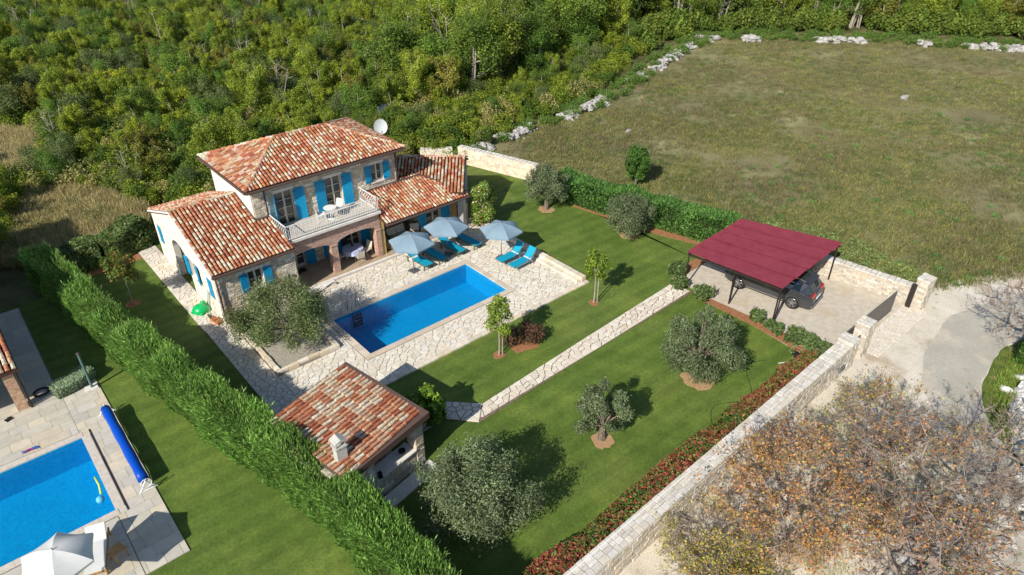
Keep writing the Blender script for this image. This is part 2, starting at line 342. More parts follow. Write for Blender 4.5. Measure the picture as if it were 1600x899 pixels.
# ------------------------------------------------------------------ the setting: ground sheets
def build_ground():
    wood = mat('woodland_floor', [(.3, (.045, .05, .018)), (.5, (.10, .10, .035)), (.7, (.20, .17, .08))], scale=.35, bump=.6, bscale=6, fine=(9, .35))
    field = mat('dry_meadow', [(.30, (.15, .14, .064)), (.5, (.21, .19, .092)), (.7, (.28, .25, .135))], scale=.22, detail=9, nrough=.62, bump=.5, bscale=14,
                patch=[(.11, .55, .75, (.15, .165, .06)), (.16, .56, .68, (.33, .31, .155)), (.5, .72, .84, (.25, .18, .10)), (2.2, .66, .74, (.08, .11, .028)), (2.9, .72, .76, (.36, .33, .05))],
                fine=(7, .34), big=(.05, .14), stretch=(1, 1.6, 1, .7))
    lawn = mat('mown_lawn', [(.3, (.074, .124, .017)), (.7, (.110, .170, .028))], stripes=(pi/2+.05, 1.1, .07), scale=.9, detail=8, nrough=.6, bump=.5, bscale=40, fine=[(9, .30), (3.2, .16)], patch=[(.42, .48, .70, (.15, .20, .035)), (.8, .60, .74, (.065, .12, .015)), (.9, .66, .82, (.20, .20, .05)), (.13, .5, .72, (.14, .175, .04))], big=(.22, .10))
    dirt = mat('stony_track', [(.3, (.50, .44, .35)), (.5, (.63, .57, .47)), (.7, (.70, .65, .56))], scale=.8, detail=8, bump=.7, bscale=14, patch=[(.45, .55, .72, (.34, .25, .15)), (2.0, .64, .72, (.26, .21, .12)), (6, .62, .7, (.70, .67, .61))], fine=(16, .25))
    road = mat('bleached_asphalt', [(.3, (.38, .36, .305)), (.7, (.46, .435, .37))], scale=.6, detail=9, bump=.4, bscale=40, fine=[(14, .12), (4, .08)], patch=[(.55, .52, .66, (.54, .48, .39)), (1.6, .68, .72, (.30, .28, .24))])
    verge = mat('verge_grass', [(.3, (.07, .11, .015)), (.7, (.16, .19, .04))], scale=2, bump=.6, fine=(20, .3), patch=[(1, .6, .72, (.30, .22, .11))])
    hay = mat('tall_dry_grass', [(.3, (.10, .085, .04)), (.6, (.21, .165, .09)), (.75, (.30, .24, .14))], scale=1.2, detail=8, bump=.7, bscale=10, fine=(10, .3))
    # ground sheet with openings for the two pool basins
    MT.update(wood=wood, field=field, lawn=lawn, dirt=dirt, road=road, verge=verge, hay=hay)
    def holed(name, rect, holes, z, m):
        xs = sorted({rect[0], rect[1], *[h[0] for h in holes], *[h[1] for h in holes]}); ys = sorted({rect[2], rect[3], *[h[2] for h in holes], *[h[3] for h in holes]})
        g = G()
        for i in range(len(xs)-1):
            for j in range(len(ys)-1):
                cx = (xs[i]+xs[i+1])/2; cy = (ys[j]+ys[j+1])/2
                if any(h[0] < cx < h[1] and h[2] < cy < h[3] for h in holes): continue
                g.add([(xs[i], ys[j], z), (xs[i+1], ys[j], z), (xs[i+1], ys[j+1], z), (xs[i], ys[j+1], z)], [(0, 1, 2, 3)])
        return g.build(name, m, kind='structure')
    H = [(-.02, 8.88, -3.81, .02), (-19.02, -12.18, -5.72, -.68)]
    g = holed('ground', (-400, 500, -300, 500), H, -.012, wood)
    sheet('meadow', wob([(24.2, -18.6), (24.0, -9), (20.3, 3), (20.9, 9), (21.5, 13.6), (27, 15.2), (36, 16.2), (46, 19), (58, 24.5), (69, 28), (83, 16), (95, -1), (114, -20), (90, -60), (45, -34), (31, -21.6)], .8, 3), -.004, field)
    holed('lawn', (-9.6, 19.9, -18.9, 15.4), [(-.02, 8.88, -3.81, .02)], -.002, lawn)
    sheet('back_lawn', [(19.8, 6.8), (19.8, -9), (23.2, -9.2), (21.4, -3), (19.6, 3.4), (20.2, 6.6)], 0, lawn)
    holed('neighbour_lawn', (-30, -7.6, -18, 12.6), [(-19.02, -12.18, -5.72, -.68)], .002, lawn)
    sheet('forecourt_gravel', [(17.0, -9.35), (24.4, -9.35), (24.6, -19.2), (16.7, -19.2), (16.1, -16.9), (16.75, -11.2)], .006, 'gravel')
    sheet('stony_ground', wob([(-12, -19.5), (27.6, -19.4), (30, -20.4), (35, -23.5), (30, -30), (18, -36), (-12, -36)], .3, 2), .001, dirt)
    RE = smooth([(8, -33.5), (12, -31), (15, -28.2), (17.2, -26.0), (18.8, -25.0), (20.4, -24.4), (22.2, -24.15), (24.2, -24.2), (26.3, -24.6), (29.5, -25.7), (33, -27.4)])
    rd = smooth([(33, -24.2), (30, -22.9), (28, -22.1), (25.8, -21.4), (22.9, -21.3), (19.6, -22.0), (17.5, -23.0), (14, -25.6), (8, -30)])+RE
    sheet('asphalt_track', wob(wob(rd, .18, .8, .9), .10, .3, 3), .008, road)
    sheet('verge', wob([(x+.02, y+.02) for x, y in RE[6:]]+[(33, -28.9), (28, -26.6), (24, -25.9), (20.5, -26.1), (17.5, -27.2), (14, -29.6)], .14, .5, 1.2), .011, verge)
    sheet('dry_grass_clearing', wob([(-10.5, 16.4), (-4.6, 16.5), (-3.2, 19.5), (-4.5, 24), (-6.8, 28), (-9.5, 29), (-12.5, 24), (-12.5, 18)], .8, 1.5), 0, hay)
    g = G(); g.prism(wob([(-8.9, 33), (-7.3, 35), (-6.4, 41), (-8.2, 44), (-10.2, 42), (-10.4, 36)], .8, 1.5), -.01, .004); g.build('dry_grass_glade', hay, kind='structure')
    # soil strips and mulch rings
    g = G()
    g.prism(wob([(19.0, 3.0), (19.9, 3.2), (22.9, -9.2), (21.9, -9.2), (20.6, -5.5)], .1, 1), -.005, .012)
    g.prism(wob([(16.0, -17.9), (16.85, -18.5), (17.0, -14.9), (16.75, -11.1), (16.3, -11.1), (16.3, -14.8)], .08, .8), -.005, .012)
    g.prism(wob([(16.2, -9.6), (17.3, -8.7), (20, -8.7), (20, -9.35), (17.0, -9.4)], .1, .8), -.005, .0125)
    g.prism(wob([(5.5, -8.45), (6.6, -8.8), (7.35, -8.3), (7.2, -7.7), (6.2, -7.6), (5.5, -7.8)], .12, .3), -.005, .012)
    g.prism(wob([(-4.35, 13.6), (-10.4, 13.0), (-10.4, 13.9), (-4.35, 14.9)], .1, 1), -.005, .012)
    for x, y, r in ((11.64, -7.86, .32), (4.74, -7.98, .32), (-7.46, 8.62, .4)):
        g.prism([(x+r*cos(a)*random.uniform(.8, 1.1), y+r*sin(a)*random.uniform(.8, 1.1)) for a in [k*pi/6 for k in range(12)]], -.005, .013)
    g.build('soil_patches', 'soil', kind='structure')
    g = G()
    for x, y, r in ((17.6, 2.2, .6), (19.1, -3.95, .7), (10.55, -15.5, .75), (4.3, -15.25, .5), (-2.2, -14.8, .7)):
        g.prism([(x+r*cos(a)*random.uniform(.78, 1.12), y+r*sin(a)*random.uniform(.78, 1.12)) for a in [k*pi/9 for k in range(18)]], -.005, .01)
    g.build('mulch_rings', 'mulch', kind='structure')
build_ground()

# ------------------------------------------------------------------ crazy paving
def clip(poly, a, b, c):            # keep a*x+b*y<=c
    out = []; n = len(poly)
    for i in range(n):
        p = poly[i]; q = poly[(i+1) % n]; dp = a*p[0]+b*p[1]-c; dq = a*q[0]+b*q[1]-c
        if dp <= 0: out.append(p)
        if (dp < 0 < dq) or (dq < 0 < dp):
            t = dp/(dp-dq); out.append((p[0]+(q[0]-p[0])*t, p[1]+(q[1]-p[1])*t))
    return out
def shrink(poly, d):
    n = len(poly); out = poly
    for i in range(n):
        p = poly[i]; q = poly[(i+1) % n]; ex = q[0]-p[0]; ey = q[1]-p[1]; l = hypot(ex, ey)
        if l < 1e-6: continue
        nx, ny = ey/l, -ex/l            # outward for ccw
        out = clip(out, nx, ny, nx*p[0]+ny*p[1]-d)
        if len(out) < 3: return []
    return out
def area(p): return abs(sum(p[i][0]*p[(i+1) % len(p)][1]-p[(i+1) % len(p)][0]*p[i][1] for i in range(len(p)))/2)
def crazy(regions, s, gap, jit=.42, drop=None, skew=None):
    """voronoi stones; regions: convex polygons (ccw); a stone belongs to the region its seed lies in and is cut by that region's edges"""
    out = []
    xs = [p[0] for r in regions for p in r]; ys = [p[1] for r in regions for p in r]
    x0, y0 = min(xs)-s, min(ys)-s; nx = int((max(xs)-x0)/s)+2; ny = int((max(ys)-y0)/s)+2
    seeds = {(i, j): (x0+(i+.5+random.uniform(-jit, jit))*s, y0+(j+.5+random.uniform(-jit, jit))*s) for i in range(nx) for j in range(ny)}
    for k in list(seeds):
        if random.random() < .16: del seeds[k]
    owner = {k: next((r for r in regions if inpoly(p[0], p[1], r)), None) for k, p in seeds.items()}
    for (i, j), p in seeds.items():
        reg = owner[(i, j)]
        if reg is None: continue
        if drop and drop(*p): continue
        c = [(p[0]-s*2, p[1]-s*2), (p[0]+s*2, p[1]-s*2), (p[0]+s*2, p[1]+s*2), (p[0]-s*2, p[1]+s*2)]
        for di in range(-3, 4):
            for dj in range(-3, 4):
                q = seeds.get((i+di, j+dj))
                if q is None or q == p or owner[(i+di, j+dj)] is not reg: continue
                a, b = q[0]-p[0], q[1]-p[1]
                c = clip(c, a, b, (q[0]**2+q[1]**2-p[0]**2-p[1]**2)/2)
        n = len(reg)
        for k in range(n):
            e = reg[k]; f = reg[(k+1) % n]; nxx, nyy = f[1]-e[1], e[0]-f[0]
            c = clip(c, nxx, nyy, nxx*e[0]+nyy*e[1])
        c = shrink(c, gap/2)
        if len(c) >= 3 and area(c) > .006: out.append(c)
    return out
def stones_to(parent, polys, z, m, nind, name='paving_stone', pal=None, th=.02, root_extra=None):
    pal = pal or [(.62, .57, .49), (.65, .61, .54), (.60, .55, .47), (.64, .58, .49), (.67, .64, .58), (.62, .59, .54)]
    polys = sorted(polys, key=lambda c: -area(c)/dcam((c[0][0], c[0][1], z))**2)
    rest = G()
    for k, c in enumerate(polys):
        cc = np.array(random.choice(pal))*random.uniform(.93, 1.05); h = z+random.uniform(0, .008)
        g = G() if k < nind else rest
        g.prism(c, z-th, h, tuple(cc), inset=.05)
        if k < nind: g.build(name, m, parent)
    if rest.v: rest.build('small_'+name+'s', m, parent, kind='stuff')

PX0, PX1, PY0, PY1 = 0, 8.86, -3.79, 0          # pool
def build_deck():
    Z = .05
    deck = G()
    deckrects = [(-5.4, PX0-.001, 3.4, 14.2), (-5.4, -.35, -6.15, 3.4), (-.35, 9.21, .35, 3.45), (9.21, 12.95, -6.15, 3.45), (-.35, 9.21, -6.15, -4.14), (-5.4, -1.2, -8.2, -6.15)]
    for k, r in enumerate(deckrects):
        if k == 0: r = (-5.5, -4.38, 3.4, 14.6)
        deck.box(r[0], r[1], r[2], r[3], -.02, .028)
    root = deck.build('pool_terrace', 'joint2', kind='structure')
    def reg(a, b, c, d): return [(a, c), (b, c), (b, d), (a, d)]
    R_ = [reg(-5.5, -4.42, 3.4, 14.6), reg(-5.45, -4.2, -6.15, 3.4), reg(-4.2, -.38, -6.15, -2.45), reg(-.95, -.38, -2.45, 3.42), reg(-.38, 9.24, .38, 3.42), reg(9.24, 12.55, -6.0, 3.42), reg(-.38, 9.24, -6.0, -4.17), reg(-5.4, -1.2, -8.2, -6.15), reg(11.6, 12.9, 3.42, 4.6)]
    polys = crazy(R_, .275, .024)
    stones_to(root, polys, Z, 'paving', 300)
    # coping slabs of the pool
    def cop(name, x0, x1, y0, y1, w, n1, n2, m, parent, z0, z1, pal):
        def slab(a, b, c, d):
            k = np.array(random.choice(pal))*random.uniform(.93, 1.06)
            G().box(a+.004, b-.004, c+.004, d-.004, z0, z1+random.uniform(0, .003), tuple(k)).build(name, m, parent)
        for i in range(n1):
            a = x0-w+(x1-x0+2*w)*i/n1; b = x0-w+(x1-x0+2*w)*(i+1)/n1; slab(a, b, y1, y1+w); slab(a, b, y0-w, y0)
        for i in range(n2):
            a = y0+(y1-y0)*i/n2; b = y0+(y1-y0)*(i+1)/n2; slab(x0-w, x0, a, b); slab(x1, x1+w, a, b)
    cop('coping_slab', PX0, PX1, PY0, PY1, .35, 17, 7, 'coping', root, .0, .062, [(.60, .52, .42), (.64, .57, .48), (.58, .52, .44)])
    # kerb on the lawn side and the low wall with its step on the right
    def kerb(a, b, w, z0, z1, n, root, name='kerb_stone', m='paving', side=(0, 0)):
        a = Vector(a); b = Vector(b); d = (b-a)/n; u = d.normalized(); v = Vector((-u.y, u.x))
        for i in range(n):
            p = a+d*i; q = p+d-u*.012; h = z1+random.uniform(-.01, .01); o = random.uniform(-.012, .012)
            k = np.array(random.choice([(.62, .56, .47), (.68, .62, .54), (.57, .51, .42), (.64, .55, .42)]))*random.uniform(.9, 1.08)
            A = [p+v*o, q+v*o, q+v*(w+o), p+v*(w+o)]
            G().prism([(t.x, t.y) for t in A], z0, h, tuple(k), inset=.02).build(name, m, root)
    kerb((-1.2, -6.28), (12.95, -6.28), .26, -.02, .075, 36, root)
    lw = thing('low_wall', (12.7, -2, 0), 'low pale stone wall with an inner step along the right end of the pool terrace', 'wall')
    kerb((12.95, -6.0), (12.95, 3.2), .34, -.02, .34, 18, lw, 'capping_stone')
    kerb((12.60, -5.9), (12.60, -2.4), .28, -.02, .17, 8, lw, 'step_stone')
    # planter bed at the house corner
    bed = thing('planter_bed', (-2.6, -.4, 0), 'raised gravel bed edged in pale stone at the villa corner under the big olive', 'planter')
    G().box(-4.15, -.95, -2.4, 3.40, 0, .16).build('gravel_fill', mat('bed_gravel', [(.3, (.30, .27, .22)), (.7, (.46, .42, .35))], scale=8, bump=.8, bscale=60, fine=(30, .35)), bed)
    kerb((-4.15, -2.4), (-.9, -2.4), .2, 0, .26, 6, bed, 'edging_stone'); kerb((-.9, -2.4), (-.9, .9), .2, 0, .26, 6, bed, 'edging_stone'); kerb((-4.15, 2.2), (-4.15, -2.4), .2, 0, .26, 9, bed, 'edging_stone')
    # garden path
    P1 = [(-.25, -8.05), (.0, -9.55), (1.15, -11.05), (2.0, -10.2), (.85, -8.6), (.1, -7.9)]
    pr_ = [[(-1.6, -9.95), (.02, -9.85), (.62, -8.85), (-1.6, -8.75)], [(.02, -9.85), (1.05, -11.02), (1.9, -10.18), (.62, -8.85)], [(1.05, -11.02), (9.0, -10.83), (16.55, -10.78), (16.45, -9.45), (9.0, -9.8), (1.9, -10.18)]]
    g = G()
    for p in pr_: g.prism(p, -.02, .02)
    path = g.build('garden_path', 'joint', kind='structure')
    stones_to(path, crazy(pr_, .30, .036), .04, 'paving', 300, pal=[(.64, .59, .51), (.60, .55, .47), (.67, .63, .56), (.62, .56, .48)])
build_deck()

def basin(name, x0, x1, y0, y1, depth, zt, m, wz, water):
    g = G(); w = .25; c = (1, 1, 1)
    g.box(x0-w, x1+w, y0-w, y1+w, -depth-.2, -depth); g.box(x0-w, x0, y0-w, y1+w, -depth, zt); g.box(x1, x1+w, y0-w, y1+w, -depth, zt)
    g.box(x0, x1, y0-w, y0, -depth, zt); g.box(x0, x1, y1, y1+w, -depth, zt)
    b = g.build(name, m, kind='structure')
    n = 1; g = G(); g.add([(x0, y0, wz), (x1, y0, wz), (x1, y1, wz), (x0, y1, wz)], [(0, 1, 2, 3)]); g.build(water, 'water', kind='structure')
    return b
basin('pool_basin', PX0, PX1, PY0, PY1, 1.25, -.001, 'liner', -.06, 'pool_water')
lad = thing('pool_ladder', (1.35, .05, 0), 'curved steel ladder with dark rungs hooked over the near end of the long villa pool', 'ladder')
for dx in (0, .5):
    pts = [(1.1+dx, .38, .05), (1.1+dx, .34, .5), (1.1+dx, .18, .75), (1.1+dx, -.02, .68), (1.1+dx, -.1, .3), (1.1+dx, -.1, -.95)]
    G().tube(pts, .024, 6).build('handrail', 'steel', lad, smooth=True)
for k in range(4): G().box(1.08, 1.62, -.2, -.06, -.22-.22*k, -.19-.22*k).build('rung', 'dark', lad)
# ------------------------------------------------------------------ roofs, walls, windows
def tile_geo(w=.2, l=.36, c=(1, 1, 1), taper=.82):
    vs = []; n = 4
    for y, r, dz in ((0, w*.40, .035), (l+.05, w*.40*taper, .0)):
        for k in range(n+1):
            a = pi*k/n; vs.append((r*cos(a), y, r*1.0*sin(a)+dz))
    fs = [(k+1, k, n+1+k, n+2+k) for k in range(n)]+[tuple(range(n+1))]
    return vs, fs
REDS = [(.42, .155, .08), (.36, .125, .07), (.47, .20, .11), (.42, .18, .105), (.52, .26, .15), (.33, .11, .06), (.45, .17, .085)]
CREAMS = [(.52, .38, .26), (.56, .45, .32), (.50, .31, .20), (.57, .48, .37)]
class Tiles:
    def __init__(s, w=.2, l=.29, pc=.40): s.w = w; s.l = l; s.list = []; s.var = None; s.pc = pc
    def slope(s, A, e, u, L, D, ok=None, ridge=0, w=None, off=.05):
        """A eave corner, e unit along the eave, u unit up the slope (3D)"""
        A = Vector(A); e = Vector(e).normalized(); u = Vector(u).normalized(); n = e.cross(u).normalized()
        if n.z < 0: n = -n
        w = w or s.w
        x = u.cross(n)
        nc = max(1, round(L/w)); nr = max(1, round(D/s.l)); ww = L/nc; ll = D/nr
        for i in range(nc):
            for j in range(nr):
                a = (i+.5)*ww; b = j*ll
                if ok and not ok(a, b+ll*.5): continue
                p = A+e*a+u*b+n*off
                m = Matrix(((x.x, u.x, n.x, p.x), (x.y, u.y, n.y, p.y), (x.z, u.z, n.z, p.z), (0, 0, 0, 1)))
                s.list.append((m @ Matrix.Rotation(random.gauss(0, .018), 4, 'Z') @ Matrix.Diagonal((ww/s.w*random.uniform(.95, 1.03), ll/s.l, 1, 1)), random.random() < s.pc, False))
    def ridge(s, a, b, n=(0, 0, 1), pale=.7, sc_=1.25):
        a = Vector(a); b = Vector(b); u = (b-a).normalized(); n = Vector(n); n = (n-u*n.dot(u)).normalized(); x = u.cross(n); k = max(1, round((b-a).length/.4))
        for j in range(k):
            p = a.lerp(b, j/k)
            m = Matrix(((x.x, u.x, n.x, p.x), (x.y, u.y, n.y, p.y), (x.z, u.z, n.z, p.z), (0, 0, 0, 1)))
            s.list.append((m @ Matrix.Diagonal((sc_, (b-a).length/k/s.l, sc_, 1)), random.random() < pale, True))
    def build(s, roof, nind=300, cond=None):
        vs, fs = tile_geo(s.w, s.l)
        if s.var is None:
            s.var = []
            for c in REDS+CREAMS:
                g = G(); g.add(vs, fs, c); s.var.append(g.mesh('roof_tile', 'tile'))
        L = sorted(s.list, key=lambda t: dcam(t[0].translation)+(0 if (cond is None or cond(t[0].translation)) and not t[2] else 100))
        rest = G(); V4 = [Vector(v) for v in vs]
        for k, (m, pale, rg) in enumerate(L):
            q = random.randrange(len(CREAMS))+len(REDS) if pale else random.randrange(len(REDS))
            if k < nind: put('roof_tile', s.var[q], roof, m)
            else:
                c = (CREAMS[q-len(REDS)] if pale else REDS[q]); c = tuple(x*random.uniform(.9, 1.1) for x in c)
                rest.add([m @ v for v in V4], fs, c)
        if rest.v: rest.build('roof_tiles', 'tile', roof, kind='stuff')

def clad(g, p0, du, L, z0, z1, nrm, holes=(), rh=(.11, .2), bl=(.16, .42), pal=None, ok=None, prot=(.01, .035), lst=None):
    """coursed rubble blocks on a wall face. p0 start (x,y), du unit along wall, nrm outward"""
    du = Vector((*du, 0)); nv = Vector((*nrm, 0)); P = Vector((*p0, 0)); z = z0
    pal = pal or [(.50, .44, .36), (.56, .51, .43), (.46, .40, .32), (.60, .56, .48), (.52, .43, .31), (.42, .38, .33), (.62, .59, .53)]
    while z < z1-.03:
        h = min(random.uniform(*rh), z1-z); u = -random.uniform(0, .2)
        while u < L:
            l = random.uniform(*bl); a = max(u, 0)+.006; b = min(u+l, L)-.006; u += l
            if b-a < .04: continue
            segs = [(a, b)]
            for (u0, u1, h0, h1) in holes:
                if z+h > h0+.02 and z < h1-.02:
                    ns = []
                    for (s, t) in segs:
                        if t <= u0 or s >= u1: ns.append((s, t))
                        else:
                            if u0-s > .05: ns.append((s, u0))
                            if t-u1 > .05: ns.append((u1, t))
                    segs = ns
            for (a, b) in segs:
                if ok and not ok((a+b)/2, z+h): continue
                c = tuple(np.array(random.choice(pal))*random.uniform(.85, 1.12)); t = random.uniform(*prot); i = .014
                A = [P+du*a+Vector((0, 0, z+.007)), P+du*b+Vector((0, 0, z+.007)), P+du*b+Vector((0, 0, z+h-.007)), P+du*a+Vector((0, 0, z+h-.007))]
                j = lambda: random.uniform(0, .014)
                B = [P+du*(a+i+j())+nv*t+Vector((0, 0, z+i+j())), P+du*(b-i-j())+nv*t+Vector((0, 0, z+i+j())), P+du*(b-i-j())+nv*t+Vector((0, 0, z+h-i-j())), P+du*(a+i+j())+nv*t+Vector((0, 0, z+h-i-j()))]
                fs = [(4, 5, 6, 7), (0, 1, 5, 4), (1, 2, 6, 5), (2, 3, 7, 6), (3, 0, 4, 7)]
                if lst is not None: lst.append((A+B, fs, c))
                else: g.add(A+B, fs, c)
        z += h
def wall(g, p0, du, L, z0, z1, nrm, th, holes=()):
    """a wall of thickness th behind the face line p0->p0+du*L with openings"""
    du = Vector((*du, 0)); nv = Vector((*nrm, 0)); P = Vector((*p0, 0))
    us = sorted({0, L, *[h[0] for h in holes], *[h[1] for h in holes]}); zs = sorted({z0, z1, *[h[2] for h in holes], *[h[3] for h in holes]})
    us = [u for u in us if 0 <= u <= L]; zs = [z for z in zs if z0 <= z <= z1]
    for i in range(len(us)-1):
        j = 0
        while j < len(zs)-1:
            def hole(jj): return any(h[0] < (us[i]+us[i+1])/2 < h[1] and h[2] < (zs[jj]+zs[jj+1])/2 < h[3] for h in holes)
            if hole(j): j += 1; continue
            k = j
            while k+1 < len(zs)-1 and not hole(k+1): k += 1
            g.obox(P+du*us[i]+Vector((0, 0, zs[j]))-nv*th, du, nv, (0, 0, 1), us[i+1]-us[i], th, zs[k+1]-zs[j]); j = k+1

def window(root, p0, du, nrm, u0, u1, z0, z1, rows, shut=(1, 1), ang=(0, 0), cols_=2, sill=True, depth=.16, door=False, swid=None):
    """window > pane, sill; shutters as parts"""
    du3 = Vector((*du, 0)); nv = Vector((*nrm, 0)); P = Vector((*p0, 0)); up = Vector((0, 0, 1))
    g = G(); f = .07; d = P-nv*depth
    def bx(a, b, c, e, t=.06, o=0): g.obox(d+du3*a+up*c+nv*o, du3, nv, up, b-a, t, e-c)
    bx(u0, u0+f, z0, z1); bx(u1-f, u1, z0, z1); bx(u0+f, u1-f, z1-f, z1); bx(u0+f, u1-f, z0, z0+(f*2.2 if door else f))
    W = u1-u0-2*f; zb = z0+(f*2.2 if door else f); H = z1-f-zb; cw = W/cols_
    for c in range(1, cols_): bx(u0+f+c*cw-.05, u0+f+c*cw+.05, zb, z1-f, .07)
    for c in range(cols_):
        for r in range(1, rows): bx(u0+f+c*cw+.045, u0+f+(c+1)*cw-.045, zb+H*r/rows-.017, zb+H*r/rows+.017, .05)
    # reveal in pale stone
    win = g.build('window_frame', 'cream', root)
    for c in range(cols_):
        for r in range(rows):
            q = G(); q.obox(d+nv*.015+du3*(u0+f+c*cw+.02)+up*(zb+H*r/rows), du3, nv, up, cw-.04, .008, H/rows); q.build('pane', 'glass', win)
    q = G(); q.obox(P+du3*(u0-.1)+up*(z1), du3, nv, up, u1-u0+.2, .03, .16); q.obox(P+du3*(u0-.1)+up*z0, du3, nv, up, .1, .025, z1-z0); q.obox(P+du3*u1+up*z0, du3, nv, up, .1, .025, z1-z0)
    q.build('surround', 'plaster', win)
    if sill: q = G(); q.obox(P+du3*(u0-.1)+up*(z0-.1)-nv*.1, du3, nv, up, u1-u0+.2, .17, .098); q.build('sill', 'plaster', win)
    sw = swid or (u1-u0)/2
    for k, (on, an) in enumerate(zip(shut, ang)):
        if not on: continue
        s = -1 if k == 0 else 1; hinge = P+du3*(u0-.02 if k == 0 else u1+.02)+nv*.045
        dr = (du3*s*cos(R(an))+nv*sin(R(an))); nn = (nv*cos(R(an))-du3*s*sin(R(an)))
        q = G(); nb = 4
        for b in range(nb): q.obox(hinge+dr*(sw*b/nb+.003)+up*z0, dr, nn, up, sw/nb-.006, .03, z1-z0)
        for zz in (z0+.12, z1-.2): q.obox(hinge+dr*.02+up*zz+nn*.0305, dr, nn, up, sw-.04, .018, .09)
        sh = q.build('shutter', 'blue', root)
        for zz in (z0+.15, z1-.16): G().obox(hinge-dr*.03+up*zz+nn*.05, dr, nn, up, .16, .012, .03).build('hinge', 'black', sh)

def downpipe(root, x, y, z0, z1, name='downpipe', r=.045):
    g = G(); g.tube([(x, y, z0), (x, y, z1-.25), (x, y+.12, z1-.08), (x, y+.12, z1)], r, 8); g.build(name, 'brown', root, smooth=True)
def gutter(root, a, b, r=.07):
    a = Vector(a); b = Vector(b); G().tube([a, b], r, 6).build('gutter', 'brown', root)

def build_house():
    H = thing('stone_villa', (2, 7, 0), 'stone villa with mottled red and cream tile roofs, blue shutters, balcony over a brick arch', 'house')
    XL, XR, YF, YB = -.82, 8.3, 5.95, 11.7; ZE = 5.75
    # ---- upper block
    holes_f = [(.44-XL, 1.5-XL, 2.95, 5.1), (3.45-XL, 4.5-XL, 2.95, 5.1), (6.5-XL, 7.3-XL, 4.02, 5.12), (.5-XL, 1.55-XL, .17, 2.2), (4.2-XL, 5.25-XL, .17, 2.2)]
    g = G(); wall(g, (XL, YF), (1, 0), XR-XL, 0, ZE, (0, -1), .35, holes_f)
    g.box(XL, XL+.3, YF+.35, YB, 0, ZE); g.box(XR-.3, XR, YF+.35, YB, 0, ZE); g.box(XL+.3, XR-.3, YB-.3, YB, 0, ZE); g.box(XL+.3, XR-.3, YF+.36, YB-.3, 2.6, 2.9)
    g.build('wall', 'mortar', H)
    g = G(); g.box(XL-.02, XL-.002, YF+.02, YB, 2.9, ZE); g.build('render_coat', 'plaster', H)
    c = G(); clad(c, (XL+.02, YF), (1, 0), XR-XL-.04, 2.9, ZE-.05, (0, -1), [(a-.11, b+.11, z0-.1, z1+.17) for a, b, z0, z1 in holes_f[:3]])
    clad(c, (XL+.02, YF), (1, 0), XR-XL-.04, .15, 2.9, (0, -1), [(a-.11, b+.11, z0-.1, z1+.17) for a, b, z0, z1 in holes_f[3:]])
    clad(c, (XR, YF), (0, 1), YB-YF, 2.5, ZE-.05, (1, 0))
    W = lambda u0, u1, z0, z1, rows, **k: window(H, (0, YF), (1, 0), (0, -1), u0, u1, z0, z1, rows, **k)
    W(.44, 1.5, 2.95, 5.1, 4, ang=(64, 8), door=True, swid=.62, sill=False); W(3.45, 4.5, 2.95, 5.1, 4, ang=(3, 6), door=True, swid=.62, sill=False); W(6.5, 7.3, 4.02, 5.12, 2, ang=(5, 8), swid=.43)
    W(.5, 1.55, .17, 2.2, 4, shut=(0, 1), ang=(0, 4), door=True, swid=.6, sill=False); W(4.2, 5.25, .17, 2.2, 4, ang=(4, 4), door=True, swid=.6, sill=False)
    G().box(2.75, 3.15, YF-.07, YF-.04, .17, 2.2).build('shutter', 'blue', H)
    # ---- left wing
    LX, LY0, LY1, LZ, RY, RZ = -4.41, 3.42, 12.9, 2.95, 8.26, 4.62
    hw = [(-2.72-LX, -1.9-LX, 1.4, 2.5)]
    g = G(); wall(g, (LX, LY0), (1, 0), -.05-LX, 0, LZ, (0, -1), .35, hw)
    gh = [(LY1-9.9, LY1-7.5, .0, 2.75)]              # arched recess in the gable wall, u measured from the back
    wall(g, (LX, LY1), (0, -1), LY1-LY0-.35, 0, LZ, (-1, 0), .32, gh+[(LY1-7.05, LY1-6.05, 1.3, 2.45)])
    g.box(-.4, -.05, LY0+.35, YF, 0, LZ); g.box(LX+.32, XL, LY1-.3, LY1, 0, LZ)
    # gable triangle
    for xa, xb in ((LX, LX+.32),):
        g.add([(xa, LY0, LZ), (xa, LY1, LZ), (xa, RY, RZ), (xb, LY0, LZ), (xb, LY1, LZ), (xb, RY, RZ)], [(0, 1, 2)[::-1], (3, 4, 5), (0, 2, 5, 3), (1, 4, 5, 2)])
    # spandrel of the arch
    cy, ry = 8.7, 1.2; pts = [(cy+ry*cos(pi*k/10), 1.95+.75*sin(pi*k/10)) for k in range(11)]
    for k in range(10):
        a, b = pts[k], pts[k+1]; vs = [(x, y, z) for x in (LX, LX+.32) for (y, z) in (a, (a[0], 2.75), (b[0], 2.75), b)]
        g.add(vs, [(3, 2, 1, 0), (4, 5, 6, 7), (0, 4, 7, 3)])
    g.box(LX+1.5, LX+1.6, 7.3, 10.1, 0, 2.9); g.box(LX+.32, LX+1.5, 7.3, 7.42, 0, 2.9); g.box(LX+.32, LX+1.5, 9.95, 10.07, 0, 2.9)
    g.build('wing_wall', 'plaster', H)
    clad(c, (LX+.02, LY0), (1, 0), -.07-LX, 0, LZ-.02, (0, -1), [(hw[0][0]-.11, hw[0][1]+.11, 1.3, 2.67)])
    clad(c, (-.05, LY0), (0, 1), YF-LY0, .15, LZ-.02, (1, 0))
    clad(c, (LX+.34, 9.94), (1, 0), 1.1, 0, 2.85, (0, -1), pal=[(.26, .21, .15), (.31, .26, .19), (.21, .18, .13)]); clad(c, (LX+1.5, 9.94), (0, -1), 2.5, 0, 2.85, (-1, 0), pal=[(.24, .20, .14), (.29, .25, .18), (.19, .16, .12)])
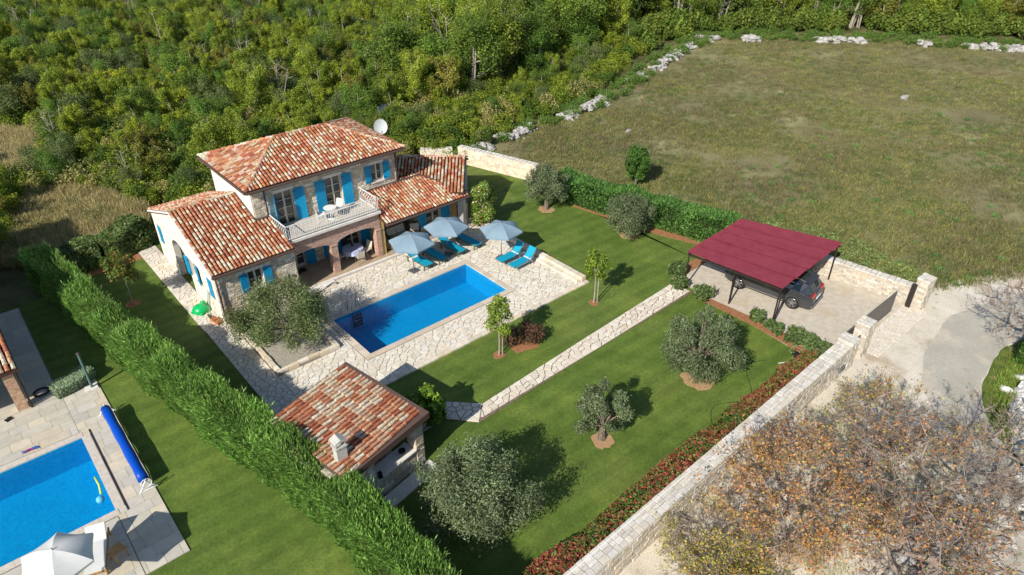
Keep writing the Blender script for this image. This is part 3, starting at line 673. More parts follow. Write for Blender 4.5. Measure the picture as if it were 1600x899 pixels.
    lightpal = [(.60, .57, .51), (.63, .60, .55), (.58, .53, .46), (.62, .57, .50), (.66, .64, .60)]
    clad(c, (LX, LY1), (0, -1), LY1-LY0, 0, RZ-.12, (-1, 0), [(gh[0][0]-.02, gh[0][1]+.02, 0, 2.78), (LY1-7.05-.1, LY1-6.05+.1, 1.2, 2.6)], pal=lightpal, prot=(.004, .014),
         ok=lambda u, z: z < LZ+(RZ-LZ)*(1-abs(LY1-u-RY)/(4.9))-.08)
    c.build('wall_stones', 'stone', H, kind='stuff')
    window(H, (0, LY0), (1, 0), (0, -1), -2.72, -1.9, 1.4, 2.5, 2, swid=.42, ang=(4, 4))
    window(H, (LX, LY1), (0, -1), (-1, 0), LY1-7.05, LY1-6.05, 1.35, 2.45, 2, swid=.46, ang=(6, 6))
    for y in (11.9, 4.15):
        g = G(); g.box(LX-.05, LX-.015, y-.28, y+.28, 1.35, 2.45); g.build('shutter', 'blue', H)
    # ---- balcony, arches and pillars
    g = G(); g.box(-.15, 5.68, 3.78, YF-.002, 3.02, 3.16); g.build('balcony_slab', 'plaster', H)
    bal = mat('balcony_tiles', [(.4, (.46, .42, .36)), (.6, (.54, .50, .44))], scale=3, rough=.6); G().box(-.1, 5.6, 3.88, YF-.01, 3.162, 3.185).build('balcony_floor', bal, H)
    def arch(x0, x1, zs, rise, ztop, y0, y1):
        g = G(); n = 12
        for k in range(n):
            a = x0+(x1-x0)*k/n; b = x0+(x1-x0)*(k+1)/n; f = lambda x: zs+rise*sqrt(max(0, 1-(2*(x-x0)/(x1-x0)-1)**2))
            g.hexa([(a, y0, f(a)), (b, y0, f(b)), (b, y1, f(b)), (a, y1, f(a)), (a, y0, ztop), (b, y0, ztop), (b, y1, ztop), (a, y1, ztop)])
        return g
    g = arch(-.05, 2.35, 1.95, .26, 3.018, 3.98, 4.32); g2 = arch(2.75, 5.38, 1.95, .36, 3.018, 3.98, 4.32)
    g.add(g2.v, g2.f); g.box(2.35, 2.75, 3.98, 4.32, 1.95, 3.018); g.box(5.38, 5.62, 3.98, 4.32, 1.95, 3.018)
    g.box(5.3, 5.62, 4.32, YF-.02, 2.3, 3.018)
    g.build('brick_arch', 'brick', H)
    for x0, x1 in ((2.35, 2.75), (5.3, 5.62)):
        p = G().box(x0, x1, 3.96, 4.40, .15, 1.95).build('brick_pillar', 'brick', H)
        G().box(x0-.03, x1+.03, 3.93, 4.43, 1.88, 1.96).build('pillar_cap', 'brick', p)
    G().box(5.622, 5.90, 4.02, 4.38, .15, 2.62).build('ochre_pier', 'ochre', H)
    # floor of the covered terrace
    g = G(); g.box(-.04, 12.1, 3.62, YF-.002, 0, .15); g.build('terrace_floor', 'terrace', H)
    for k in range(10):
        a = -.04+11.7*k/10; G().box(a+.005, a+11.7/10-.005, 3.47, 3.615, 0, .155+.003*(k % 2)).build('edge_slab', 'plaster', H)
    G().box(-.6, 1.95, 3.12, 3.46, 0, .11).build('entry_step', 'plaster', H)
    # balcony railing
    rl = thing('balcony_railing', (2.7, 3.9, 3.18), 'white wrought metal balcony railing above the brick arch', 'railing'); rl['_o'] = (2.7, 3.9, 3.18)
    g = G(); pth = [(-.08, YF-.1), (-.08, 3.86), (5.56, 3.86), (5.56, YF-.1)]
    for i in range(3):
        a, b = Vector(pth[i]), Vector(pth[i+1])
        for z in (4.02, 3.27): g.obox(Vector((a.x, a.y, z))-Vector((.02, .02, 0)), ((b-a).normalized().x, (b-a).normalized().y, 0), (-(b-a).normalized().y, (b-a).normalized().x, 0), (0, 0, 1), (b-a).length+.03, .045, .035)
    g.build('rail', 'white', rl)
    bl = G()
    gm = G(); gm.tube([(0, 0, 0), (0, 0, .22), (0, .03, .32), (0, -.03, .45), (0, .03, .55), (0, 0, .72)], .011, 4); bm = gm.mesh('baluster', 'white')
    for i in range(3):
        a, b = Vector(pth[i]), Vector(pth[i+1]); n = int((b-a).length/.115)
        for k in range(n+1):
            p = a.lerp(b, k/n); put('baluster', bm, rl, Matrix.Translation((p.x, p.y, 3.30)) @ Matrix.Rotation(atan2((b-a).y, (b-a).x) if k % 2 else atan2((b-a).y, (b-a).x)+pi, 4, 'Z'))
    # ---- room right of the terrace and its gable wing turned away
    RYF = 4.75
    rh = [(9.4, 10.5, .95, 2.1)]
    g = G(); wall(g, (8.9, RYF), (1, 0), 3.1, 0, 2.75, (0, -1), .3, [(.5, 1.6, .6, 2.1)])
    g.box(8.9, 9.2, RYF+.3, YF, 0, 2.75)
    u = Vector((-.754, .657)); v = Vector((.657, .754)); P0 = Vector((11.25, 3.35)); ze, zr, dr = 2.85, 4.04, 2.75
    def wp(a, d, z): q = P0+u*a+v*d; return (q.x, q.y, z)
    ws = (zr-ze)/dr
    # gable wall on the right side (camera sees it edge-on), pier at its foot
    gw = [(wp(-.12, .35, 0)), (wp(-.12, 5.3, 0))]
    g2 = G(); A = [wp(-.02, .35, 0), wp(-.02, 5.2, 0), wp(-.02, 5.2, ze+.02), wp(-.02, dr, zr-.02), wp(-.02, .35, ze+.1)]; B = [wp(.28, .35, 0), wp(.28, 5.2, 0), wp(.28, 5.2, ze+.02), wp(.28, dr, zr-.02), wp(.28, .35, ze+.1)]
    g2.add(A+B, [(0, 1, 2, 3, 4), (9, 8, 7, 6, 5)]+[(i, 5+i, 5+(i+1) % 5, (i+1) % 5) for i in range(5)])
    g2.build('gable_wall', mat('shaded_render', [(.3, (.34, .34, .33)), (.7, (.42, .42, .40))], scale=3, bump=.3), H)  # grey puts the shade of this wall, turned from the sun, into its colour
    g.build('side_room_wall', 'mortar', H)
    c = G(); clad(c, (8.9, RYF), (1, 0), 3.1, .15, 2.7, (0, -1), [(.38, 1.72, .5, 2.26)]); clad(c, (8.9, YF), (0, -1), YF-RYF, .15, 2.7, (-1, 0)); c.build('side_room_stones', 'stone', H, kind='stuff')
    window(H, (0, RYF), (1, 0), (0, -1), 9.4, 10.5, .6, 2.1, 2, swid=.66, ang=(3, 3))
    G().box(11.35, 11.52, 4.3, RYF-.05, .15, 2.5).build('ochre_pier', 'ochre', H)
    g = G(); g.box(11.52, 11.85, 3.75, 4.2, 0, 2.5); g.build('corner_pier', 'plaster', H)
    # ---- roofs
    T = Tiles()
    rf = G()
    # upper hip roof
    E0, E1, F0, F1, RX0, RX1, RYY, RZZ = -1.2, 8.67, 5.42, 12.15, 2.13, 5.33, 8.78, 7.08; ze5 = 5.80
    c4 = [(E0, F0, ze5), (E1, F0, ze5), (E1, F1, ze5), (E0, F1, ze5)]; r2 = [(RX0, RYY, RZZ), (RX1, RYY, RZZ)]
    rf.add(c4+r2, [(0, 1, 5, 4), (1, 2, 5), (2, 3, 4, 5), (3, 0, 4)])
    rf.add([(p[0], p[1], p[2]-.12) for p in c4]+c4, [(3, 2, 1, 0), (0, 1, 5, 4), (1, 2, 6, 5), (2, 3, 7, 6), (3, 0, 4, 7)])
    # left wing roof (planes cut at the upper block)
    WX = -4.52; WE = 3.18; zE = 3.0; sl_ = (4.7-3.0)/(8.26-3.18)
    rf.add([(WX, WE, zE), (-.05, WE, zE), (-.05, YF, zE+sl_*(YF-WE)), (XL, YF, zE+sl_*(YF-WE)), (XL, 8.26, 4.7), (WX, 8.26, 4.7), (WX, 13.1, 3.05), (XL, 13.1, 3.05)], [(0, 1, 2, 3, 4, 5), (5, 4, 7, 6)])
    rf.add([(WX, WE, zE-.13), (-.05, WE, zE-.13), (-.05, YF, zE+sl_*(YF-WE)-.13), (WX, 8.26, 4.57), (WX, 13.1, 2.92), (WX, WE, zE), (-.05, WE, zE), (-.05, YF, zE+sl_*(YF-WE)), (WX, 8.26, 4.7), (WX, 13.1, 3.05)], [(0, 1, 6, 5), (1, 2, 7, 6), (3, 0, 5, 8), (4, 3, 8, 9)])
    # right porch roof
    PE, pz, ps = 3.2, 2.5, .364
    por = [(5.62, PE), (11.75, PE), (11.6, 3.5), (9.75, YF+.12), (5.62, YF+.12)]
    por3 = [(x, y, pz+ps*(y-PE)) for x, y in por]
    rf.add([(x, y, z-.13) for x, y, z in por3]+por3, [(4, 3, 2, 1, 0), (5, 6, 7, 8, 9)]+[(i, (i+1) % 5, 5+(i+1) % 5, 5+i) for i in range(5)])
    # turned wing roof
    q = [wp(-.15, -.1, ze-ws*.1), wp(6.6, -.1, ze-ws*.1), wp(6.6, dr, zr), wp(-.15, dr, zr), wp(6.6, dr*2, ze), wp(-.15, dr*2, ze)]
    rf.add(q, [(0, 1, 2, 3)[::-1], (3, 2, 4, 5)[::-1]]); rf.add([(a, b, z-.12) for a, b, z in q]+q, [(0, 1, 2, 3), (0, 6, 9, 3), (3, 9, 11, 5), (0, 1, 7, 6), (3, 2, 4, 5)])
    roof = rf.build('roof', 'tilebase', H)
    s3 = lambda x, y, z: Vector((x, y, z)).normalized()
    fl = hypot(RYY-F0, RZZ-ze5); T.slope((E0, F0, ze5), (1, 0, 0), s3(0, RYY-F0, RZZ-ze5), E1-E0, fl, lambda a, b: a > (RX0-E0)*b/fl-.05 and (E1-E0-a) > (E1-RX1)*b/fl-.05)
    ll = hypot(RX0-E0, RZZ-ze5); T.slope((E0, F1, ze5), (0, -1, 0), s3(RX0-E0, 0, RZZ-ze5), F1-F0, ll, lambda a, b: a > (F1-RYY)*b/ll-.03 and (F1-F0-a) > (RYY-F0)*b/ll-.03)
    ll2 = hypot(E1-RX1, RZZ-ze5); T.slope((E1, F0, ze5), (0, 1, 0), s3(RX1-E1, 0, RZZ-ze5), F1-F0, ll2, lambda a, b: a > (RYY-F0)*b/ll2-.03 and (F1-F0-a) > (F1-RYY)*b/ll2-.03)
    T.ridge((RX0, RYY, RZZ+.05), (RX1, RYY, RZZ+.05))
    for a, b in ((c4[0], r2[0]), (c4[3], r2[0]), (c4[1], r2[1]), (c4[2], r2[1])): T.ridge((a[0], a[1], a[2]+.06), (b[0], b[1], b[2]+.05))
    D1 = hypot(8.26-WE, 1.7); T.slope((WX, WE, zE), (1, 0, 0), s3(0, 8.26-WE, 1.7), -.05-WX, D1, lambda a, b: not (a > XL-WX-.02 and b/D1*(8.26-WE)+WE > YF-.1))
    D2 = hypot(13.1-8.26, 1.65); T.slope((XL, 13.1, 3.05), (-1, 0, 0), s3(0, 8.26-13.1, 1.65), XL-WX, D2); T.ridge((WX, 8.26, 4.75), (XL, 8.26, 4.75))
    D3 = sqrt(1+ps*ps)*(YF+.12-PE)
    T.slope((5.62, PE, pz), (1, 0, 0), s3(0, 1, ps), 6.1, D3, lambda a, b: 5.62+a < 11.7-max(0, (PE+b/D3*(YF+.12-PE))-3.5)*.71)
    D4 = hypot(dr+.1, ws*(dr+.1)); A = q[0]; T.slope(A, (u.x, u.y, 0), s3(v.x, v.y, ws), 6.75, D4, w=.22)
    T.slope(q[4], (-u.x, -u.y, 0), s3(-v.x, -v.y, ws), 6.75, D4, w=.22); T.ridge(wp(-.15, dr, zr+.05), wp(6.6, dr, zr+.05))
    T.build(roof, 300, lambda p: p.x < .2 and p.z < 4.8 and p.y < 8.3)
    # flashings
    fz = lambda y: zE+sl_*(y-WE)
    fl_ = lambda g: g.build('flashing', 'brown', H)
    fl_(G().obox((XL-.16, YF-.2, fz(YF-.2)+.09), (0, 8.26-YF+.2, 4.7-fz(YF-.2)), (1, 0, 0), (0, 0, 1), 1, .155, .05))
    fl_(G().box(XL-.15, .0, YF-.22, YF-.04, fz(YF)+.02, fz(YF)+.08)); fl_(G().obox((XL-.16, 8.26, 4.79), (0, 11.7-8.26, (3.05-4.7)*(11.7-8.26)/4.84), (1, 0, 0), (0, 0, 1), 1, .155, .05))
    fl_(G().box(5.6, 9.8, YF-.16, YF-.03, pz+ps*(YF-PE)+.02, pz+ps*(YF-PE)+.14))
    fl_(G().obox((11.62, 3.45, 2.70), Vector((9.72-11.62, YF-3.45, 3.55-2.66)), (1, 0, 0), (0, 0, 1), 1, .12, .07))
    G().obox((WX-.02, WE, zE-.06), (0, 8.26-WE, 1.7), (1, 0, 0), (0, 0, 1), 1, .05, .10).build('verge_board', 'white_ceramic', H); G().obox((WX-.02, 8.26, 4.64), (0, 13.1-8.26, -1.65), (1, 0, 0), (0, 0, 1), 1, .05, .10).build('verge_board', 'white_ceramic', H)
    gutter(H, (E0-.02, F0-.06, 5.76), (E1+.02, F0-.06, 5.76)); gutter(H, (E0-.06, F0, 5.76), (E0-.06, F1, 5.76)); gutter(H, (WX, WE-.05, 2.96), (-.02, WE-.05, 2.96)); gutter(H, (5.6, PE-.05, 2.46), (11.8, PE-.05, 2.46))
    downpipe(H, -4.33, 3.3, 0, 2.95); downpipe(H, -.12, YF-.12, 3.6, 5.7); downpipe(H, 8.2, YF-.12, 3.6, 5.7); downpipe(H, 11.6, 3.3, 0, 2.45)
    return H
HOUSE = build_house()

def build_outhouse():
    MT['chimney_render'] = mat('chimney_render', [(.3, (.40, .39, .36)), (.7, (.56, .54, .5))], scale=8, bump=.4)
    O = thing('barbecue_house', (-4, -9.4, 0), 'open stone barbecue shelter with a single mottled tile slope beside the thuja hedge', 'shelter')
    k = 0; cA, cB, cC, cD = Vector((-2.59, -6.62, 2.55)), Vector((-1.72, -11.48, 2.55)), Vector((-5.66, -11.95, 2.08)), Vector((-6.52, -7.3, 2.08))   # right-far, right-near, left-near, left-far
    th = Vector((0, 0, .2))
    roof = G().hexa([cD-th, cC-th, cB-th, cA-th, cD, cC, cB, cA]).build('roof', 'brown', O)
    T = Tiles(w=.215, l=.37, pc=.50)
    e = (cC-cD).normalized(); up = ((cA-cD)); up = (up-e*up.dot(e)); D = up.length; up.normalize(); L = (cC-cD).length
    T.slope(cD+e*.05, e, up, L-.1, D-.2); T.build(roof, 300)
    g = G()
    for a, b, w0 in ((cA, cB, .2), (cB, cC, .09), (cD, cA, .09)):
        d = (b-a).normalized(); n = Vector((d.y, -d.x, 0)).normalized() if True else None
        inw = (Vector((-4.1, -9.4, 2.3))-a); inw = (inw-d*inw.dot(d)).normalized(); g.obox(a+Vector((0, 0, .005)), d, inw, (0, 0, 1), (b-a).length, w0, .09)
    g.build('roof_flashing', 'brown', O)
    # walls and pillars: near-side parapet with counter, right corner pillar, far pillars, floor
    s = (cB-cA).normalized().to_2d(); p = Vector((-s.y, s.x)); p = p if p.x < 0 else -p          # s: toward the camera along the roof edge, p: to the left
    c0 = Vector((-1.98, -11.3))
    def blk(a, b, c, d, z0, z1, lst, name=None, m='mortar'):
        """box from a..b along p (left) and c..d along -s (away)"""
        P = [c0+p*a-s*c, c0+p*b-s*c, c0+p*b-s*d, c0+p*a-s*d]
        g = G().hexa([(q.x, q.y, z0) for q in P][::-1]+[(q.x, q.y, z1) for q in P][::-1]); lst.append((P, z0, z1)); return g
    W = []; g = G()
    for args in ((0, .45, 0, .45, 0, 2.33), (.45, 3.9, 0, .35, 0, .95), (2.5, 3.9, 0, .35, .95, 2.0), (0, .4, 4.1, 4.5, 0, 2.33), (3.5, 3.9, .35, 4.5, 0, 1.9)):
        q = blk(*args, W); b = len(g.v); g.v += q.v; g.f += [tuple(i+b for i in f) for f in q.f]; g.c += q.c
    g.build('wall', 'mortar', O)
    lst = []
    for P, z0, z1 in W:
        for i in range(4):
            a, b = P[i], P[(i+1) % 4]; d = (b-a); L = d.length; d = d.normalized(); n = Vector((d.y, -d.x)); c_ = (P[0]+P[2])/2
            if n.dot(a-c_) < 0: n = -n
            clad(None, a, d, L, z0+.01, z1, n, rh=(.13, .22), bl=(.2, .5), lst=lst, prot=(.01, .04))
    lst.sort(key=lambda t: dcam(t[0][4])); rest = G()
    for k, (vs, fs, c) in enumerate(lst):
        if k < 300 and t_vis(vs): G().add(vs, fs, c).build('wall_stone', 'stone', O)
        else: rest.add(vs, fs, c)
    rest.build('wall_stones', 'stone', O, kind='stuff')
    q = blk(.45, 2.5, -.06, .62, .952, 1.02, []); q.build('counter_slab', 'plaster', O)
    q = blk(.5, 3.9, .36, 4.4, .03, .06, []); q.build('floor', 'joint', O)
    P = [c0+p*.5-s*.4, c0+p*3.5-s*.4, c0+p*3.5-s*4.3, c0+p*.5-s*4.3]
    stones_to(O, crazy([[(q.x, q.y) for q in P][::-1]], .42, .03), .075, 'paving', 60, name='floor_stone', pal=[(.34, .26, .2), (.42, .34, .27), (.36, .33, .3)])
    q = blk(-.1, 4.1, -.75, -.12, .0, .09, []); q.build('plinth', 'plaster', O)
    # chimney
    ch = Vector((-5.3, -10.95)); g = G(); g.box(ch.x-.2, ch.x+.2, ch.y-.17, ch.y+.17, 1.9, 2.84); g.box(ch.x-.24, ch.x+.24, ch.y-.21, ch.y+.21, 2.84, 2.9)
    for dx in (-.2, .15):
        for dy in (-.17, .12): g.box(ch.x+dx, ch.x+dx+.05, ch.y+dy, ch.y+dy+.05, 2.9, 3.14)
    g.add([(ch.x-.25, ch.y-.22, 3.14), (ch.x+.25, ch.y-.22, 3.14), (ch.x+.25, ch.y+.22, 3.14), (ch.x-.25, ch.y+.22, 3.14), (ch.x, ch.y-.22, 3.26), (ch.x, ch.y+.22, 3.26)], [(0, 1, 4), (1, 2, 5, 4), (2, 3, 5), (3, 0, 4, 5), (3, 2, 1, 0)])
    g.build('chimney', 'chimney_render', O)
    for a, zz in ((.9, 1.02),):
        q = c0+p*a-s*.3; t = thing('stone_bowl', (q.x, q.y, 1.02), 'small dark bowl with pale pebbles on the barbecue counter', 'bowl', world=False); G().lathe([(.06, 0), (.13, .05), (.15, .12), (.13, .12), (.1, .07), (.001, .06)], 0, 0, 12).build('bowl', 'black', t)
    q = c0+p*2.3-s*.0; t = thing('wall_tap', (q.x, q.y, 1.03), 'black tap block at the left end of the barbecue counter', 'tap', world=False); g = G(); g.box(-.07, .07, -.07, .07, 0, .28); g.tube([(0, 0, .2), (0, -.18, .24), (0, -.2, .12)], .02, 6); g.build('tap', 'black', t)
def t_vis(vs): return True
build_outhouse()
# ------------------------------------------------------------------ garden furniture
def umbrella(x, y, r, zr, zt, m, label, group, rot=0, base='grey', pole='steel', tilt=0):
    t = thing('parasol', (x, y, .05), label, 'parasol', group, world=False, rz=rot)
    n = 6; g = G(); hub = (0, 0, zt); rim = [(r*cos(2*pi*k/n), r*sin(2*pi*k/n), zr) for k in range(n)]
    for k in range(n):                     # each gore sags a little between the ribs
        a, b = Vector(rim[k]), Vector(rim[(k+1) % n]); h = Vector(hub); S = 6; rows = []
        for i in range(S+1):
            f = i/S; row = []
            for j in range(S+1):
                q = a.lerp(b, j/S); p = h.lerp(q, f); p.z += .10*sin(pi*f)*1.0 - .045*f*sin(pi*j/S)
                if i == S: pull = .05*sin(pi*j/S); p.x *= 1-pull; p.y *= 1-pull
                row.append(p)
            rows.append(row)
        g.add([p for row in rows for p in row], [(i*(S+1)+j, (i+1)*(S+1)+j, (i+1)*(S+1)+j+1, i*(S+1)+j+1) for i in range(S) for j in range(S)])
        for j in range(S): p, q = rows[S][j], rows[S][j+1]; g.add([p, q, q-Vector((0, 0, .09)), p-Vector((0, 0, .09))], [(0, 1, 2, 3)])
    g.build('canopy', m, t, smooth=True)
    for k in range(n): G().bar((0, 0, zt-.02), (rim[k][0]*.99, rim[k][1]*.99, zr-.0), .012).build('rib', pole, t)
    G().tube([(0, 0, .06), (0, 0, zt+.08)], .024, 8).build('pole', pole, t, smooth=True)
    g = G(); g.box(-.26, .26, -.26, .26, 0, .06); g.tube([(0, 0, .06), (0, 0, .35)], .035, 8); g.build('base', base, t)
    return t
umbrella(6.05, 1.32, 1.36, 1.95, 2.42, 'fabric_grey', 'blue-grey parasol nearest the brick pillar, over the lounger with the white towel', 'blue-grey parasols on the pool terrace', .2)
umbrella(8.70, 1.55, 1.36, 1.95, 2.40, 'fabric_grey', 'blue-grey parasol between the other two, covering the shaded wooden loungers', 'blue-grey parasols on the pool terrace', .35)
umbrella(10.92, -.88, 1.30, 1.93, 2.36, 'fabric_grey', 'blue-grey parasol next to the two metal loungers at the low wall', 'blue-grey parasols on the pool terrace', .15)
umbrella(-14.15, -8.75, 1.17, 2.05, 2.5, 'fabric_white', 'white parasol at the corner of the neighbouring pool', None, .3)

def lounger(kind, towel=False, back=35):
    """foot at -x, head at +x"""
    t = thing('sun_lounger', (0, 0, 0), '', 'sun lounger', world=False); fm = 'wood' if kind == 'wood' else 'steel'
    bx = .45; ba = R(back); bl = .72; ex, ez = bx+bl*cos(ba), .34+bl*sin(ba)
    g = G()
    for s in (-.31, .28): g.obox((-.95, s, .29), (1, 0, 0), (0, 1, 0), (0, 0, 1), 1.9 if kind == 'wood' else 1.45, .035, .05)
    g.box(-.95, -.91, -.31, .31, .29, .34)
    for s in (-.29, .27): g.obox((bx, s, .34), (cos(ba), 0, sin(ba)), (0, 1, 0), (-sin(ba), 0, cos(ba)), bl, .03, .035)
    g.bar((bx+.45*cos(ba), 0, .34+.45*sin(ba)), (bx+.45, 0, .08), .015)
    g.build('frame', fm, t)
    for x in (-.8, .45) if kind == 'metal' else (-.8, .75):
        for s in (-.3, .29):
            if kind == 'metal': G().tube([(x, s, .3), (x+.14, s, 0)], .018, 6).build('leg', fm, t)
            else: G().box(x-.03, x+.03, s-.02, s+.03, 0, .3).build('leg', fm, t)
    if kind == 'metal':
        for s in (-.33, .32): G().tube([(-.05, s, .34), (.1, s, .56), (.5, s, .6), (.62, s, .42)], .016, 6).build('armrest', fm, t)
    g = G(); g.box(-.93, bx, -.28, .28, .342, .36); g.build('seat_sling', 'fabric_blue', t)
    g = G(); g.obox((bx, -.27, .352), (cos(ba), 0, sin(ba)), (0, 1, 0), (-sin(ba), 0, cos(ba)), bl, .54, .016); g.build('back_sling', 'fabric_blue', t)
    if kind == 'metal': G().box(bx-.1, bx+.06, -.29, .29, .362, .375).build('white_band', 'white', t)
    return t
def place(t, x, y, z, rz, label, group):
    t.location = (x, y, z); t.rotation_euler = (0, 0, rz); t['label'] = label; t['group'] = group
WG = 'turquoise sun loungers by the pool'
for x, y, rz, bk, lb in ((6.75, 1.75, pi/2+.08, 30, 'wooden turquoise lounger half under the parasol nearest the brick pillar'), (7.85, 1.75, pi/2+.06, 0, 'flat wooden turquoise lounger in shade between the first and second parasol'),
                         (9.2, 1.75, pi/2+.1, 30, 'raised wooden turquoise lounger under the middle parasol, partly sunlit'), (10.45, 1.75, pi/2+.1, 0, 'flat wooden turquoise lounger in shade nearest the flowering shrub')):
    place(lounger('wood', back=bk), x, y, .05, rz, lb, WG)
for x, y, rz, lb in ((11.15, -1.43, .04, 'steel framed turquoise lounger nearer the parasol, back raised'), (11.3, -2.38, .06, 'steel framed turquoise lounger nearer the pool corner, back raised')):
    place(lounger('metal', back=52), x, y, .05, rz, lb, WG)
t = thing('towel', (6.65, 2.15, .4), 'white towel hung over the lounger below the parasol nearest the pillar', 'towel', world=False)
G().add([(-.25, -.12, .02), (.25, -.1, .02), (.25, .1, .03), (-.25, .12, .03), (-.3, -.12, -.12), (-.3, .12, -.12)], [(0, 1, 2, 3), (4, 0, 3, 5)]).build('towel_cloth', 'fabric_white', t)

def chair(m='cushion', fm='white', h=.9):
    t = thing('chair', (0, 0, 0), '', 'chair', world=False); s = .22
    G().box(-s, s, -s, s, .43, .47).build('seat', m, t)
    g = G(); g.add([(-s, s-.02, .5), (s, s-.02, .5), (s, s+.09, h), (-s, s+.09, h), (-s, s, .5), (s, s, .5), (s, s+.11, h), (-s, s+.11, h)], [(0, 1, 2, 3), (7, 6, 5, 4), (3, 2, 6, 7), (0, 3, 7, 4), (2, 1, 5, 6)]); g.build('backrest', m, t)
    for x in (-s, s):
        for y in (-s, s): G().bar((x*.95, y*.95, .44), (x*1.1, y*1.15, 0), .016).build('leg', fm, t)
    return t
index_kids()
# dining table under the arch
t = thing('dining_table', (4.05, 4.75, .15), 'round table under a blue and white cloth behind the brick arch', 'table', world=False)
G().lathe([(.03, 0), (.04, .7), (.5, .71), (.5, .74), (.001, .745)], 0, 0, 20).build('table_top', 'wood', t)
g = G(); prof = [(.001, .765), (.5, .765), (.62, .75), (.66, .5), (.6, .47)]; g.lathe(prof, 0, 0, 20)
tc = g.build('tablecloth', mat('checked_cloth', [(.35, (.22, .30, .55)), (.65, (.60, .62, .70))], scale=9, rough=.9), None); tag(tc, 'blue and white cloth draped over the round table behind the arch', 'tablecloth'); tc.location = (4.05, 4.75, .152)
for x, y, r, lb in ((4.1, 4.05, 3.0, 'pale chair on the pool side of the cloth covered table'), (4.85, 4.55, -1.3, 'chair at the right of the cloth covered table, towards the ochre pier'), (4.1, 5.5, 0, 'dark chair behind the cloth covered table by the blue shutter'), (3.35, 4.9, 1.5, 'chair at the left of the cloth covered table, by the brick pillar')):
    c = chair('cushion' if y < 5 else 'black', 'steel'); place(c, x, y, .15, r, lb, 'chairs around the table under the arch')
t = thing('glass_bottle', (4.1, 4.9, .92), 'dark bottle standing on the blue and white tablecloth', 'bottle', world=False); G().lathe([(.05, 0), (.05, .2), (.02, .26), (.02, .34)], 0, 0, 8).build('bottle', 'black', t)
# balcony set
t = thing('balcony_table', (3.0, 4.75, 3.185), 'small round white metal table on the balcony', 'table', world=False); G().lathe([(.2, 0), (.03, .04), (.03, .68), (.36, .7), (.36, .72), (.001, .725)], 0, 0, 18).build('table_top', 'white', t)
for x, y, r, lb in ((2.45, 4.85, 1.3, 'white metal chair left of the small balcony table'), (3.6, 5.05, -1.2, 'white metal chair right of the small balcony table by the open door')):
    place(chair('white', 'white', .85), x, y, 3.185, r, lb, 'white balcony chairs')
# lounge set under the porch
def sofa(wd, label, x, y, rz, cat='sofa'):
    t = thing('garden_'+cat, (x, y, .15), label, cat, world=False, rz=rz); h = wd/2
    g = G(); g.box(-h, h, -.38, .38, .08, .3); g.box(-h, h, .3, .38, .3, .85); g.box(-h, -h+.08, -.38, .3, .3, .6); g.box(h-.08, h, -.38, .3, .3, .6); g.build('frame', 'wood', t)
    n = max(1, round(wd/.7)); w_ = (wd-.16)/n
    for k in range(n):
        a = -h+.08+k*w_; G().box(a+.01, a+w_-.01, -.37, .28, .302, .44).build('seat_cushion', 'cushion', t)
        G().obox((a+.02, .14, .445), (1, 0, 0), (0, .35, .94), (0, -.94, .35), w_-.04, .46, .14).build('back_cushion', 'cushion', t)
    return t
sofa(1.5, 'two seat dark sofa with cream cushions beneath the tiled porch', 7.3, 5.0, .05)
sofa(.75, 'dark armchair with cream cushions right of the sofa below the porch', 8.35, 4.55, -.5, 'armchair')
sofa(.75, 'dark armchair with cream cushions beside the ochre pier', 6.3, 4.6, 1.0, 'armchair')
t = thing('coffee_table', (7.3, 4.1, .15), 'low dark coffee table in front of the porch sofa', 'table', world=False); g = G(); g.box(-.45, .45, -.28, .28, .36, .4)
for a in (-.4, .36):
    for b in (-.25, .21): g.box(a, a+.04, b, b+.04, 0, .36)
g.build('table_top', 'wood', t)
t = thing('candle', (7.45, 4.05, .55), 'red candle on the low coffee table', 'candle', world=False); G().lathe([(.04, 0), (.04, .14), (.001, .14)], 0, 0, 8).build('wax', 'taillight', t)
t = thing('door_mat', (.9, 5.55, .152), 'dark mat in front of the left terrace door', 'mat', world=False); G().box(-.38, .38, -.24, .24, 0, .015).build('mat', 'black', t)
# shower post at the planter
t = thing('garden_shower', (-.95, 2.35, .1), 'dark green outdoor shower post behind the big olive tree', 'shower', world=False)
G().tube([(0, 0, 0), (0, 0, 2.05)], .055, 8).build('post', mat('dark_green', [(.02, .05, .04)], rough=.4), t); g = G(); g.tube([(0, 0, 1.95), (.2, -.08, 2.0), (.3, -.12, 1.93)], .02, 6); g.lathe([(.03, 1.93), (.09, 1.9), (.09, 1.88)], .3, -.12, 10); g.build('shower_head', 'dark', t)
